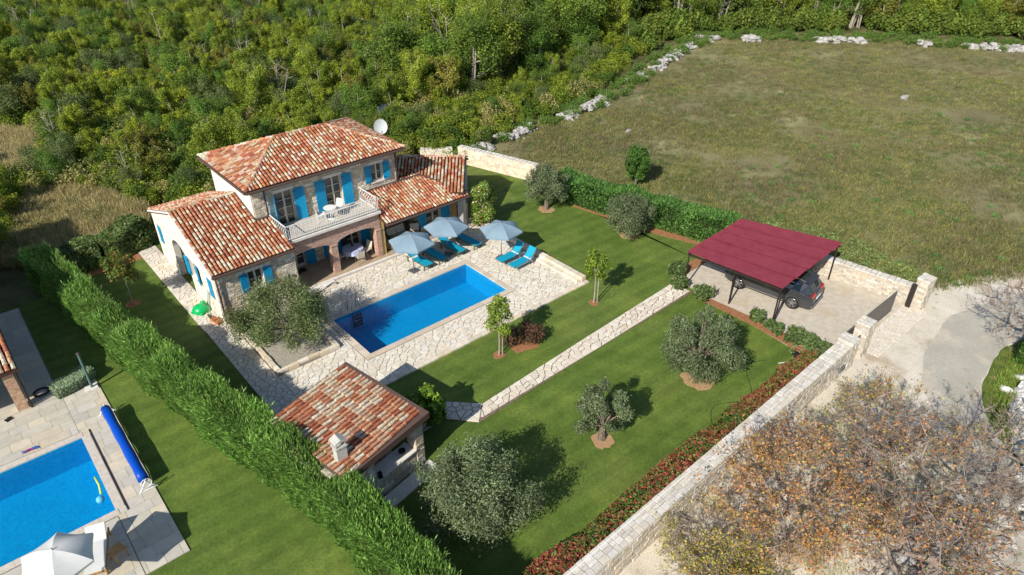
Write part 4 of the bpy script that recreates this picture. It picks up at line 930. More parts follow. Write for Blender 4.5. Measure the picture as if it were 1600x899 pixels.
# green toy, pots and tools by the gable wall
t = thing('green_toy', (-4.95, 5.35, .05), 'bright green plastic turtle shaped toy on the paving by the white gable wall', 'toy', world=False, rz=.6)
g = G(); g.lathe([(.36, 0), (.42, .1), (.40, .22), (.28, .36), (.12, .42), (.001, .43)], 0, 0, 14); g.build('shell', 'green_plastic', t, smooth=True)
g = G(); g.lathe([(.14, .1), (.17, .22), (.14, .34), (.001, .4)], .42, .12, 10); g.build('head', 'green_plastic', t, smooth=True)
for a in (.9, 2.3, 3.9, 5.3):
    g = G(); g.lathe([(.1, 0), (.11, .1), (.001, .16)], .38*cos(a), .38*sin(a), 8); g.build('foot', 'green_plastic', t)
for k, (x, y, lb) in enumerate(((-4.72, 3.98, 'terracotta trough beside the downpipe at the wall corner, nearer the lawn'), (-4.66, 3.66, 'terracotta trough closest to the house corner and downpipe'))):
    t = thing('flower_trough', (x, y, .05), lb, 'flower pot', 'terracotta troughs at the house corner', world=False, rz=.3)
    G().add([(-.12, -.16, 0), (.12, -.16, 0), (.12, .16, 0), (-.12, .16, 0), (-.15, -.2, .2), (.15, -.2, .2), (.15, .2, .2), (-.15, .2, .2)], [(0, 1, 5, 4), (1, 2, 6, 5), (2, 3, 7, 6), (3, 0, 4, 7), (3, 2, 1, 0)]).build('pot', 'terracotta', t); G().box(-.12, .12, -.16, .16, .15, .17).build('earth', 'soil', t)
for k, (dy, lb, m) in enumerate(((0, 'long handled rake leaning on the gable wall', 'grey'), (.14, 'broom with pale handle leaning on the gable wall behind the rake', 'bark_pale'), (.3, 'green handled spade leaning on the gable wall', 'green_plastic'))):
    t = thing(('rake', 'broom', 'spade')[k], (-4.78, 4.35+dy, .05), lb, 'garden tool', world=False); G().tube([(0, 0, .05), (.28, .02, 1.5)], .016, 6).build('handle', m, t); G().box(-.05, .06, -.14, .14, 0, .07).build('tool_head', 'wood', t)
# satellite dish and antenna on a mast behind the upper roof
M_ = (9.35, 9.2)
d = thing('satellite_dish', (M_[0], M_[1], 5.0), 'round pale satellite dish on a mast at the right end of the upper roof', 'satellite dish', world=False)
cdir = Vector((-.35, -.90, .28)).normalized(); X_ = cdir.cross(Vector((0, 0, 1))).normalized(); Y_ = X_.cross(cdir); c0 = Vector((0, 0, .95)); vs = []; fs = []
for i in range(5):
    r = .44*i/4
    for k in range(20): a = 2*pi*k/20; vs.append(c0+X_*r*cos(a)+Y_*r*1.1*sin(a)+cdir*(.11*(i/4)**2-.02))
for i in range(4):
    for k in range(20): fs.append((i*20+k, i*20+(k+1) % 20, (i+1)*20+(k+1) % 20, (i+1)*20+k))
G().add(vs, fs).build('reflector', mat('dish_grey', [(.52, .56, .58)], rough=.5), d, smooth=True)
g = G(); g.tube([c0-Y_*.42+cdir*.05, c0-Y_*.3+cdir*.42], .012, 6); g.tube([c0-Y_*.33+cdir*.38, c0-Y_*.27+cdir*.46], .035, 8); g.build('feed_arm', 'grey', d)
G().tube([(.02, .08, -1.6), (.02, .08, 1.9)], .025, 8).build('mast', 'steel', d)
an = thing('tv_antenna', (M_[0]+.02, M_[1]+.08, 6.9), 'slatted television antenna on the mast above the satellite dish', 'antenna', world=False)
g = G(); ad = Vector((.86, .35, .3)); g.tube([(0, 0, -.05), ad*.9], .022, 4); g.build('boom', 'steel', an)
for k in range(7): q = ad*(.15+.11*k); G().bar(q-Vector((-.12, .25, 0))*.7, q+Vector((-.12, .25, 0))*.8, .016).build('element', 'steel', an)
g = G()
for k in range(5): g.bar((-.05, -.2+.0*k, -.1+.1*k), (.1, .2, -.1+.1*k), .014)
g.build('grid', 'steel', an)

# ------------------------------------------------------------------ carport and car
def build_carport():
    C = thing('carport', (20, -12.7, 0), 'carport with a stepped wine red sheet roof on thin dark posts over a parked car', 'carport')
    A, B, Cc, D = Vector((16.45, -10.07)), Vector((17.02, -15.54)), Vector((23.85, -15.28)), Vector((22.12, -9.83))
    ns = 5; zb = 2.36; g = G(); uAB = (B-A).normalized(); wd = Vector((-uAB.y, uAB.x))
    for k in range(ns):                     # five rectangular sheets, each set back against the last: the ends make steps
        m = 16; V = []; F = []; s0 = (k+.5)/ns; w0_, w1_ = (D-A).dot(wd)/ns, (Cc-B).dot(wd)/ns
        for j in range(m+1):
            f = j/m; dz = .05*(1-f)+.012*(1 if (j % 2) else -1)+.05*(k/ns)
            for tt in (0, .5, 1): p = A.lerp(D, s0).lerp(B.lerp(Cc, s0), tt)+wd*(f-.5)*(w0_+(w1_-w0_)*tt)*1.05; V.append((p.x, p.y, zb+dz))
        F = [(i*3+j, i*3+j+1, (i+1)*3+j+1, (i+1)*3+j) for i in range(m) for j in range(2)]
        q = G().add(V, F); q.add([(x, y, z-.015) for x, y, z in V], [f[::-1] for f in F]); q.build('roof_sheet', 'red', C)
    def at(s, t_): p = A.lerp(D, s).lerp(B.lerp(Cc, s), t_); return p
    for s, t_, lean in ((.02, .02, 0), (.06, .5, 0), (.03, .97, 0), (.97, .97, 0), (.97, .02, 0)):
        p = at(s, t_); p = Vector((max(p.x, 16.62), p.y)); G().tube([(p.x, p.y, 0), (p.x, p.y, 2.34)], .045, 6).build('post', 'dark', C)
    for a, b in (((.05, .97), (.0, .84)), ((.06, .5), (0, .4))): p, q = at(*a), at(*b); G().tube([(p.x+.05, p.y, .02), (p.x+.42, p.y+.1, 2.3)], .04, 6).build('strut', 'dark', C)
    for t_ in (.03, .5, .97): p, q = at(.01, t_), at(.99, t_); G().obox((p.x, p.y, 2.2), (q-p).normalized().to_3d(), (0, 1, 0), (0, 0, 1), (q-p).length, .08, .12).build('beam', 'dark', C)
    for s in (.02, .5, .98): p, q = at(s, .01), at(s, .99); G().obox((p.x, p.y, 2.12), (q-p).normalized().to_3d(), (1, 0, 0), (0, 0, 1), (q-p).length, .07, .1).build('beam', 'dark', C)
build_carport()

def build_car():
    hx, hy = -.147, .989; h = Vector((hx, hy, 0)); sdv = Vector((hy, -hx, 0))       # heading, right side
    c = Vector((19.95, -13.6, 0.01)); K = thing('parked_car', tuple(c), 'dark grey sport utility car parked nose in below the wine red carport', 'car', world=False, rz=atan2(hy, hx))
    # stations along length (local +x forward): x, half width, z sill, z belt, half width roof, z roof
    st = [(-2.52, .78, .48, .78, .60, .80), (-2.46, .90, .38, 1.0, .66, 1.02), (-2.35, .95, .34, 1.08, .70, 1.12), (-2.05, .97, .33, 1.12, .66, 1.56), (-1.75, .98, .32, 1.13, .67, 1.66), (-1.2, .985, .31, 1.12, .70, 1.71), (-.4, .985, .30, 1.09, .71, 1.73), (.3, .985, .30, 1.06, .70, 1.70), (.75, .985, .31, 1.04, .67, 1.56), (1.25, .98, .32, 1.02, .70, 1.09), (1.7, .97, .33, .98, .72, 1.03), (2.2, .93, .34, .90, .66, .95), (2.42, .84, .38, .76, .55, .82), (2.52, .66, .46, .62, .42, .68)]
    B = G(); Wn = G(); rows = []
    for (x, w, zs, zb, wr, zr) in st:
        rows.append([(x, 0, zs-.1), (x, w*.9, zs-.06), (x, w, zs+.1), (x, w*1.0, (zs+zb)/2+.05), (x, w*.965, zb), (x, wr, zr-.045), (x, wr*.72, zr), (x, 0, zr+.015)])
    for i in range(len(rows)-1):
        for sgn in (1, -1):
            a = [(p[0], p[1]*sgn, p[2]) for p in rows[i]]; b = [(p[0], p[1]*sgn, p[2]) for p in rows[i+1]]
            for k in range(7):
                glass = k == 4 and 3 <= i <= 7 or (k in (5, 6) and i in (2,)) or (k in (5, 6) and i in (8,)) or (k == 4 and i == 8 and False)
                (Wn if glass else B).add([a[k], a[k+1], b[k+1], b[k]], [(0, 1, 2, 3) if sgn < 0 else (3, 2, 1, 0)])
    for sgn in (1, -1):
        for r_, o_ in ((rows[0], 1), (rows[-1], -1)): B.add([(p[0], p[1]*sgn, p[2]) for p in r_], [tuple(range(8)) if sgn*o_ > 0 else tuple(range(7, -1, -1))])
    body = B.build('body', 'paint', K, smooth=False)
    wg = Wn.build('window_glass', mat('car_glass', [(.01, .02, .035)], rough=.03, spec=.9), K)
    wx = (-1.53, 1.53)
    for x in wx:
        for s in (-1, 1):
            g = G(); g.lathe([(.001, -.12), (.37, -.12), (.385, -.06), (.385, .06), (.36, .1), (.285, .11), (.28, .03), (.001, .03)], 0, 0, 24); Wm = G()
            R_ = Matrix.Translation((x, s*.9, .385)) @ Matrix.Rotation(-pi/2*s, 4, 'X')
            g.v = [tuple(R_ @ Vector(v)) for v in g.v]; ty = g.build('wheel', 'tyre', K, smooth=True)
            r = G(); r.lathe([(.285, .085), (.27, .095), (.25, .06), (.24, .02)], 0, 0, 24); r.lathe([(.07, .10), (.05, .12), (.001, .12)], 0, 0, 10)
            for k in range(10): a = 2*pi*k/10+(.08 if k % 2 else -.08); r.obox((.05*cos(a), .05*sin(a), .075), (cos(a), sin(a), 0), (-sin(a), cos(a), 0), (0, 0, 1), .21, .032, .025)
            r.v = [tuple(R_ @ Vector(v)) for v in r.v]; r.build('rim', 'rim', ty)
            g = G(); g.lathe([(.001, -.02), (.25, -.02)], 0, 0, 16); g.v = [tuple(R_ @ Vector(v)) for v in g.v]; g.build('brake_disc', 'black', ty)
            g = G()
            for k in range(12):
                a0 = -.15+(pi+.3)*k/12; a1 = -.15+(pi+.3)*(k+1)/12
                g.add([(x+.40*cos(a0), s*.975, .385+.40*sin(a0)), (x+.40*cos(a1), s*.975, .385+.40*sin(a1)), (x+.47*cos(a1), s*1.0, .385+.47*sin(a1)), (x+.47*cos(a0), s*1.0, .385+.47*sin(a0))], [(0, 1, 2, 3)])
                g.add([(x+.40*cos(a0), s*.975, .385+.40*sin(a0)), (x+.40*cos(a1), s*.975, .385+.40*sin(a1)), (x+.40*cos(a1), s*.7, .385+.40*sin(a1)), (x+.40*cos(a0), s*.7, .385+.40*sin(a0))], [(0, 1, 2, 3)])
            g.build('wheel_arch', 'paint', body)
    for s in (-1, 1):
        G().obox((-2.49, s*.62-.26, .93), (.09, s*-.0, 0), (0, 1, 0), (.3, 0, .95), 1, .5, .17).build('tail_light', 'taillight', K)
        G().tube([(-1.9, s*.68, 1.70), (-1.6, s*.69, 1.76), (.3, s*.70, 1.77), (.55, s*.69, 1.70)], .018, 6).build('roof_rail', 'steel', K)
        G().tube([(-2.1, s*.985, 1.10), (-1.2, s*.985, 1.135), (.6, s*.97, 1.085), (1.1, s*.965, 1.045)], .012, 4).build('window_trim', 'steel', K)
        G().box(-1.05, 1.05, s*.985-.015, s*.985+.015, .36, .40).build('sill_trim', 'steel', K)
        g = G(); g.box(.72, .92, s*1.0-.02 if s > 0 else -1.18, 1.18 if s > 0 else -.98, 1.02, 1.17); g.build('wing_mirror', 'paint', K)
        G().box(-.15, .05, s*.99-.015, s*.99+.015, .88, .91).build('door_handle', 'steel', K); G().box(-1.1, -.9, s*.99-.015, s*.99+.015, .90, .93).build('door_handle', 'steel', K)
        g = G(); g.bar((-.55, s*.955, 1.12), (-.55, s*.735, 1.66), .03); g.bar((.35, s*.955, 1.09), (.32, s*.72, 1.66), .02); g.bar((-1.72, s*.955, 1.14), (-1.72, s*.69, 1.62), .05); g.build('door_pillar', 'black', K)
    G().box(-2.55, -2.49, -.26, .26, .70, .81).build('number_plate', 'white', K); G().box(-2.56, -2.40, -.8, .8, .40, .47).build('bumper_trim', 'steel', K)
    G().add([(-2.18, -.62, 1.60), (-2.18, .62, 1.60), (-1.88, .64, 1.69), (-1.88, -.64, 1.69)], [(0, 1, 2, 3)]).build('roof_spoiler', 'paint', K)
build_car()

# ------------------------------------------------------------------ boundary walls, pillars, gate
def free_wall(name, a, b, w, h, label, nind=120, cap=True, sides=(1, 1), z0=0, rh=(.12, .22), bl=(.2, .5), rough=.03, pal=None, h1=None):
    a = Vector(a); b = Vector(b); L = (b-a).length; d = (b-a).normalized(); n = Vector((-d.y, d.x)); c = (a+b)/2
    W = thing(name, (c.x, c.y, 0), label, 'wall' if 'wall' in name else 'gate pillar'); hb = h1 if h1 is not None else h
    g = G(); A = [a-n*w/2, b-n*w/2, b+n*w/2, a+n*w/2]; hs = [h, hb, hb, h]
    g.hexa([(p.x, p.y, z0) for p in A]+[(p.x, p.y, q) for p, q in zip(A, hs)]); g.build('wall_core', 'mortar', W)
    lst = []; f = lambda u: h+(hb-h)*u/L
    for s, p, dd in ((-1, a-n*w/2, d), (1, b+n*w/2, -d)):
        clad(None, p, dd, L, z0+.01, max(h, hb), n*s, rh=rh, bl=bl, lst=lst, pal=pal, prot=(.01, .045), ok=(lambda u, z: z < f(u)+.02) if s < 0 else (lambda u, z: z < f(L-u)+.02))
    clad(None, a+n*w/2, -n, w, z0+.01, h, -d, lst=lst, pal=pal); clad(None, b-n*w/2, n, w, z0+.01, hb, d, lst=lst, pal=pal)
    if cap:
        u = 0
        while u < L:
            l = random.uniform(.2, .42); v = 0
            cuts = sorted([0, random.uniform(.25, .42)*w, random.uniform(.55, .75)*w, w]) if w > .4 else [0, w]
            for k in range(len(cuts)-1):
                e = min(u+l, L)
                if e-u < .06: continue
                cc = tuple(np.array(random.choice([(.50, .49, .46), (.54, .53, .50), (.47, .45, .41), (.56, .55, .52), (.52, .49, .43)]))*random.uniform(.92, 1.06))
                P = [a-n*w/2+d*(u+.01)+n*(cuts[k]+.004-(.03 if k == 0 else 0)), a-n*w/2+d*(e-.01)+n*(cuts[k]+.004-(.03 if k == 0 else 0)), a-n*w/2+d*(e-.01)+n*(cuts[k+1]-.004+(.03 if k == len(cuts)-2 else 0)), a-n*w/2+d*(u+.01)+n*(cuts[k+1]-.004+(.03 if k == len(cuts)-2 else 0))]
                zz = [f(max(0, min(L, (p-a).dot(d))))+.002 for p in P]; t = random.uniform(.05, .075); ctr = (P[0]+P[2])/2; T = [p+(ctr-p)*.06 for p in P]
                lst.append(([(p.x, p.y, z) for p, z in zip(P, zz)]+[(p.x, p.y, z+t) for p, z in zip(T, zz)], [(4, 5, 6, 7), (0, 1, 5, 4), (1, 2, 6, 5), (2, 3, 7, 6), (3, 0, 4, 7)], cc))
            u += l
    lst.sort(key=lambda q: dcam(q[0][4])-(3 if q[1] and abs(q[0][4][2]-q[0][5][2]) < .02 and q[0][4][2] > h-.1 else 0)); rest = G()
    for k, (vs, fs, cc) in enumerate(lst):
        if k < nind: G().add(vs, fs, cc).build('wall_stone', 'stone', W)
        else: rest.add(vs, fs, cc)
    if rest.v: rest.build('wall_stones', 'stone', W, kind='stuff')
    return W
PW = [(.44, .41, .36), (.41, .37, .31), (.47, .45, .41), (.43, .38, .30), (.37, .34, .30)]
rw = free_wall('roadside_wall', (-4.5, -19.62), (16.2, -19.45), .62, 1.22, 'long pale stone boundary wall between the red tipped hedge and the stony track', 300, h1=1.5, pal=PW)
free_wall('roadside_wall_pillar', (16.2, -19.42), (16.95, -19.42), .72, 1.62, 'squat pale gate pillar that ends the long roadside wall, left of the pedestrian gate', 60, pal=PW)
free_wall('gate_pillar', (17.75, -19.45), (18.5, -19.45), .62, 1.9, 'pale stone gate pillar standing between the narrow and the wide anthracite gates', 60, pal=PW)
free_wall('gate_pillar', (24.25, -19.62), (25.1, -19.66), .6, 1.75, 'pale stone gate pillar at the end of the forecourt wall, right of the wide gate', 60, pal=PW)
free_wall('forecourt_wall', (23.35, -9.6), (24.7, -19.3), .5, 1.05, 'stone retaining wall along the far side of the gravel forecourt behind the carport', 300, pal=PW, rh=(.1, .17), bl=(.14, .34))
free_wall('corner_wall', (18.3, 12.9), (20.3, 6.1), .45, 1.3, 'stone garden wall right of the villa running down to the olive tree', 200, pal=[(.58, .50, .40), (.64, .58, .48), (.52, .44, .34), (.60, .52, .40)])
free_wall('back_wall', (16.6, 15.9), (18.7, 14.4), .45, .6, 'short stretch of stone wall just behind the villa roofs', 100, pal=[(.52, .49, .42), (.60, .56, .48)])
def gate(name, x0, x1, y, label, z1=1.35):
    t = thing(name, ((x0+x1)/2, y, 0), label, 'gate')
    g = G(); g.box(x0, x0+.06, y-.03, y+.03, .08, z1); g.box(x1-.06, x1, y-.03, y+.03, .08, z1); g.box(x0+.06, x1-.06, y-.03, y+.03, z1-.06, z1); g.box(x0+.06, x1-.06, y-.03, y+.03, .08, .14); g.build('gate_frame', 'gate', t)
    n = int((z1-.24)/.11)
    for k in range(n): z = .155+k*(z1-.22)/n; G().box(x0+.062, x1-.062, y-.012, y+.012, z, z+(z1-.22)/n-.012).build('slat', 'gate', t)
    return t
gate('sliding_gate', 16.9, 22.95, -18.95, 'wide anthracite slatted sliding gate partly open behind the middle pillar')
gate('pedestrian_gate', 16.97, 17.73, -19.5, 'narrow anthracite slatted gate between the two left pillars', 1.35)
t = thing('gate_post', (24.1, -19.35, 0), 'dark metal guide post of the sliding gate beside the right pillar', 'post', world=False); G().box(-.05, .05, -.12, .12, 0, 1.5).build('post', 'dark', t)
t = thing('gate_threshold', (20.6, -19.85, 0), 'strip of small paving setts in front of the sliding gate', 'paving'); 
polys = crazy([[(18.55, -20.35), (24.4, -20.35), (24.4, -19.15), (18.55, -19.15)]], .15, .012); stones_to(t, polys, .045, 'paving', 120, name='sett')
t = thing('letter_box', (15.2, -19.98, .75), 'small grey metal letter box set in the road side of the boundary wall', 'letter box', world=False); G().box(-.22, .22, -.03, .05, 0, .28).build('box', 'grey', t); G().box(-.17, .17, -.035, -.028, .16, .2).build('slot', 'black', t)
# pool net, crate and hose on the lawn corner
t = thing('pool_net_pole', (15.2, -18.0, .03), 'long white telescopic pole lying on the lawn near the end of the red hedge', 'pole', world=False, rz=0); G().tube([(-.75, .62, .03), (.8, -.3, .03)], .018, 6).build('pole', 'white', t); G().tube([(-.1, .12, .05), (.8, -.38, .05)], .014, 6).build('pole', 'white', t)
t = thing('hose_reel', (15.55, -17.65, .0), 'small black hose reel standing on the lawn beside the white pole', 'hose reel', world=False)
for s in (-.12, .12): G().tube([(s, -.14, .02), (s, -.14, .4), (s, .14, .4), (s, .14, .02)], .014, 4).build('frame', 'black', t)
G().tube([(-.12, 0, .2), (.12, 0, .2)], .11, 10).build('drum', 'black', t)
t = thing('garden_hose', (16.0, -17.9, .03), 'pale green hose looped on the lawn corner by the gravel forecourt', 'hose', world=False)
G().tube([(-.35+.5*cos(a)*(1+.2*sin(3*a))+.05*a, .3*sin(a)+.05*a, .02+.01*a) for a in [k*.35 for k in range(40)]], .014, 4).build('hose', mat('pale_hose', [(.30, .42, .22)]), t)
t = thing('lawn_hose', (12.5, -17.6, .0), 'thin dark hose snaking over the lawn along the red hedge', 'hose', world=False)
G().tube([(-4.0+.2*k, -.2+.5*sin(k*.33)+.035*k, .02) for k in range(30)], .012, 4).build('hose', 'black', t)

t = thing('water_pipe', (-1.5, -19.36, 1.33), 'thin white pipe lying along the lawn side of the roadside wall top', 'pipe', world=False); G().tube([(-2.8, 0, -.02), (0, -.02, .02), (3, .01, .06), (6.0, 0, .1)], .022, 6).build('pipe', 'white', t)
# ------------------------------------------------------------------ vegetation
OL = [(.125, .16, .08), (.16, .19, .105), (.095, .125, .055), (.20, .23, .145), (.12, .15, .07)]
def tree(name, label, x, y, h, clumps, n, size, pal, cat='tree', group=None, trunk=.09, bark='bark', lm='leaf2', asp=.3, fork=.35, base=0, stems=1, parent=None, loc0=None, shell=.5, up=.25, jit=.18, nlimb=12):
    t = thing(name, (x, y, base), label, cat, group, world=False)
    g = G(); fz = h*fork
    for s in range(stems):
        ox = (random.uniform(-.12, .12) if stems > 1 else 0)*1.5; oy = random.uniform(-.15, .15) if stems > 1 else 0
        tp = Vector((ox*1.6, oy*1.6, fz)); g.tube([(ox, oy, -.05), (ox*1.2+random.uniform(-.04, .04), oy, fz*.5), tp], [trunk*1.25, trunk*.95, trunk*.8], 7)
        for c in random.sample(clumps, min(len(clumps), nlimb)):
            e = Vector(c[:3]); m = tp.lerp(e, .5)+Vector((random.uniform(-.1, .1), random.uniform(-.1, .1), .08))*h*.2
            g.tube([tp, m, e], [trunk*.5, trunk*.28, trunk*.08], 5)
    g.build('trunk', bark, t)
    V, C = cloud(clumps, n, size, pal, shell=shell, up=up, asp=asp, jit=jit); put('crown', np_mesh('crown', V, C, lm), t)
    return t
OLG = [(.115, .155, .055), (.15, .185, .075), (.085, .12, .04), (.19, .22, .105), (.11, .145, .05)]
def olive(x, y, h, r, label, n=12000, pal=None, trunk=.14, stems=1, z0=.28, ncl=26, size=.115):
    cl = [(x, y, z, q*random.uniform(.7, 1.25), q*random.uniform(.7, 1.25), q*random.uniform(.9, 1.5)) for x, y, z, q, _, _ in clump_ring(0, 0, h*z0, h*(1-z0)*.9, r*1.0, ncl, r*.25, .95)]
    tree('olive_tree', label, x, y, h, cl, int(n*1.2), size, pal or OL, trunk=trunk, asp=.32, stems=stems, group='olive trees in the garden', fork=.25, shell=.2, up=.35, jit=.25)
olive(-2.65, -.15, 3.45, 2.35, 'big olive tree in the raised gravel bed at the villa corner', 19000, trunk=.12, z0=.22, ncl=34, pal=OLG)
olive(-2.25, -15.0, 3.35, 2.35, 'largest olive tree, silvery, on the lawn below the barbecue shelter', 22000, trunk=.16, z0=.24, ncl=34)
olive(4.35, -15.15, 3.0, 1.35, 'smallest olive tree, on a pale trunk in the middle of the lower lawn', 9500, trunk=.15, ncl=18)
olive(10.8, -15.2, 3.75, 1.75, 'dense upright olive tree between the path and the red tipped hedge', 17000, trunk=.16, z0=.2, ncl=30)
olive(17.6, 2.25, 3.3, 1.65, 'olive tree farthest back, at the end of the stone garden wall', 12000, trunk=.16)
olive(19.1, -3.9, 2.9, 1.75, 'broad olive tree with a split trunk in front of the clipped back hedge', 12000, trunk=.14, stems=2, z0=.2)
YG = [(.13, .19, .02), (.17, .23, .03), (.09, .14, .015), (.22, .27, .04)]
def young(x, y, h, cz, cr, label, n, pal=YG, ch=None, **k):
    ch = ch or cr*2; cl = clump_ring(0, 0, cz, ch, cr*.8, 12, cr*.33, 1.1)
    t = tree('young_tree', label, x, y, h, cl, n, .13, pal, trunk=.035, asp=.55, fork=.5, bark='bark_pale', **k); return t
def stakes(x, y, h, label, dx=.22):
    for s in (1,):
        t = thing('tree_stake', (x+s*dx*.6, y-s*dx*.5, 0), label, 'stake', 'wooden stakes of the young trees', world=False); G().tube([(0, 0, 0), (0, 0, h)], .03, 6).build('stake', 'bark_pale', t)
young(11.64, -7.86, 3.3, 1.7, .72, 'slender young tree between the terrace corner and the path, crown pale green', 1500, ch=1.5); stakes(11.64, -7.86, 1.7, 'pale stake of the young tree near the terrace corner')
young(4.74, -7.98, 3.3, 1.55, .85, 'young tree beside the pool terrace whose top stands before the pool', 1700, ch=1.8); stakes(4.74, -7.98, 1.6, 'pale stake of the young tree by the pool')
young(-7.46, 8.62, 3.3, 1.6, .95, 'young tree with a thin pale stem on the shaded lawn left of the villa', 2400, pal=[(.07, .12, .02), (.10, .15, .03), (.20, .13, .04)], ch=1.6)
cl = clump_ring(0, 0, .7, 2.4, .75, 16, .38, 1.1); tree('field_tree', 'round green tree alone behind the clipped back hedge at the meadow edge', 25.2, .7, 3.4, cl, 6500, .15, [(.055, .12, .02), (.08, .15, .03), (.04, .09, .015)], asp=.6, trunk=.08)
cl = [(random.uniform(-.55, .55), random.uniform(-.5, .5), z, .38, .38, .5) for z in (.4, .6, .8, 1.0, 1.2, 1.5, 1.7, 1.9, 2.2, 2.4, 2.7, 2.9)]
tree('oleander', 'tall oleander with white and pink flowers at the right villa corner', 12.85, 3.0, 3.3, cl, 6500, .16, [(.09, .16, .02), (.13, .21, .03), (.17, .25, .05), (.11, .17, .02)]*5+[(.75, .7, .66), (.72, .42, .40), (.40, .12, .08)], asp=.35, trunk=.05, fork=.15)
cl = clump_ring(0, 0, .5, 1.4, .8, 14, .36, 1.0); tree('fig_bush', 'lush broad leaved bush at the right corner of the barbecue shelter', -.75, -9.75, 2.0, cl, 2200, .2, [(.05, .11, .015), (.10, .18, .02), (.20, .27, .03), (.04, .09, .015)], asp=.7, trunk=.05, fork=.2)
PU = [(.10, .05, .04), (.15, .075, .05), (.19, .10, .06), (.10, .085, .035), (.07, .035, .03)]
def bush(name, label, x, y, r, h, n, pal, size=.09, group=None, asp=.5, cat='bush', ry=None, cl=None):
    ry = ry or r; cl = cl or [(random.uniform(-.6, .6)*r, random.uniform(-.6, .6)*ry, h*random.uniform(.3, .62), r*.42, ry*.42, h*.38) for _ in range(12)]
    t = thing(name, (x, y, 0), label, cat, group, world=False); g = G()
    for c in cl[:8]: g.tube([(0, 0, 0), (c[0]*.6, c[1]*.6, c[2]*.6), c[:3]], [.03, .02, .008], 4)
    g.build('stems', 'bark', t); V, C = cloud(cl, n, size, pal, shell=.5, up=.4, asp=asp); put('crown', np_mesh('crown', V, C, 'leaf2'), t); return t
bush('purple_bush', 'purple leaved bush at the right of the pair on the lawn edge', 6.65, -8.15, .85, 1.1, 4200, PU, group='purple bushes beside the pool terrace')
bush('purple_bush', 'smaller brown purple bush at the left of the pair beside the pool terrace', 5.75, -7.85, .62, 1.15, 2600, PU+[(.08, .09, .03)], group='purple bushes beside the pool terrace')
bush('purple_bush', 'dark purple bush tucked between the villa wall and the big olive', -3.75, 2.35, .75, 1.4, 3600, PU+[(.10, .10, .03)])
LAUR = [(.055, .10, .025), (.08, .13, .04), (.11, .16, .06), (.16, .18, .08), (.05, .08, .02)]
for k, (x, y, r, h, lb) in enumerate(((16.45, -11.55, .55, 1.0, 'leafy bush at the end of the path by the nearest carport post'), (16.3, -10.0, .5, .9, 'green bush left of the path end, against the corner post of the carport'), (17.35, -9.1, .55, 1.0, 'green bush in the shade at the back corner of the carport'),
        (16.75, -14.75, .42, .8, 'small bush next to the dense olive and the leaning posts'), (16.65, -15.5, .28, .6, 'tiny yellow green bush at the foot of the leaning posts'), (16.5, -16.0, .3, .8, 'narrow upright bush between the leaning posts and the laurel row'), (16.55, -17.0, .5, 1.0, 'first laurel bush of the row at the gravel edge'), (16.65, -17.7, .5, 1.0, 'middle laurel bush of the row at the gravel edge'), (16.7, -18.45, .5, .95, 'last laurel bush of the row, next to the roadside wall'))):
    bush('laurel_bush', lb, x, y, r, h, int(1700*r/.5), LAUR, .13, 'bushes planted around the gravel forecourt', asp=.6)
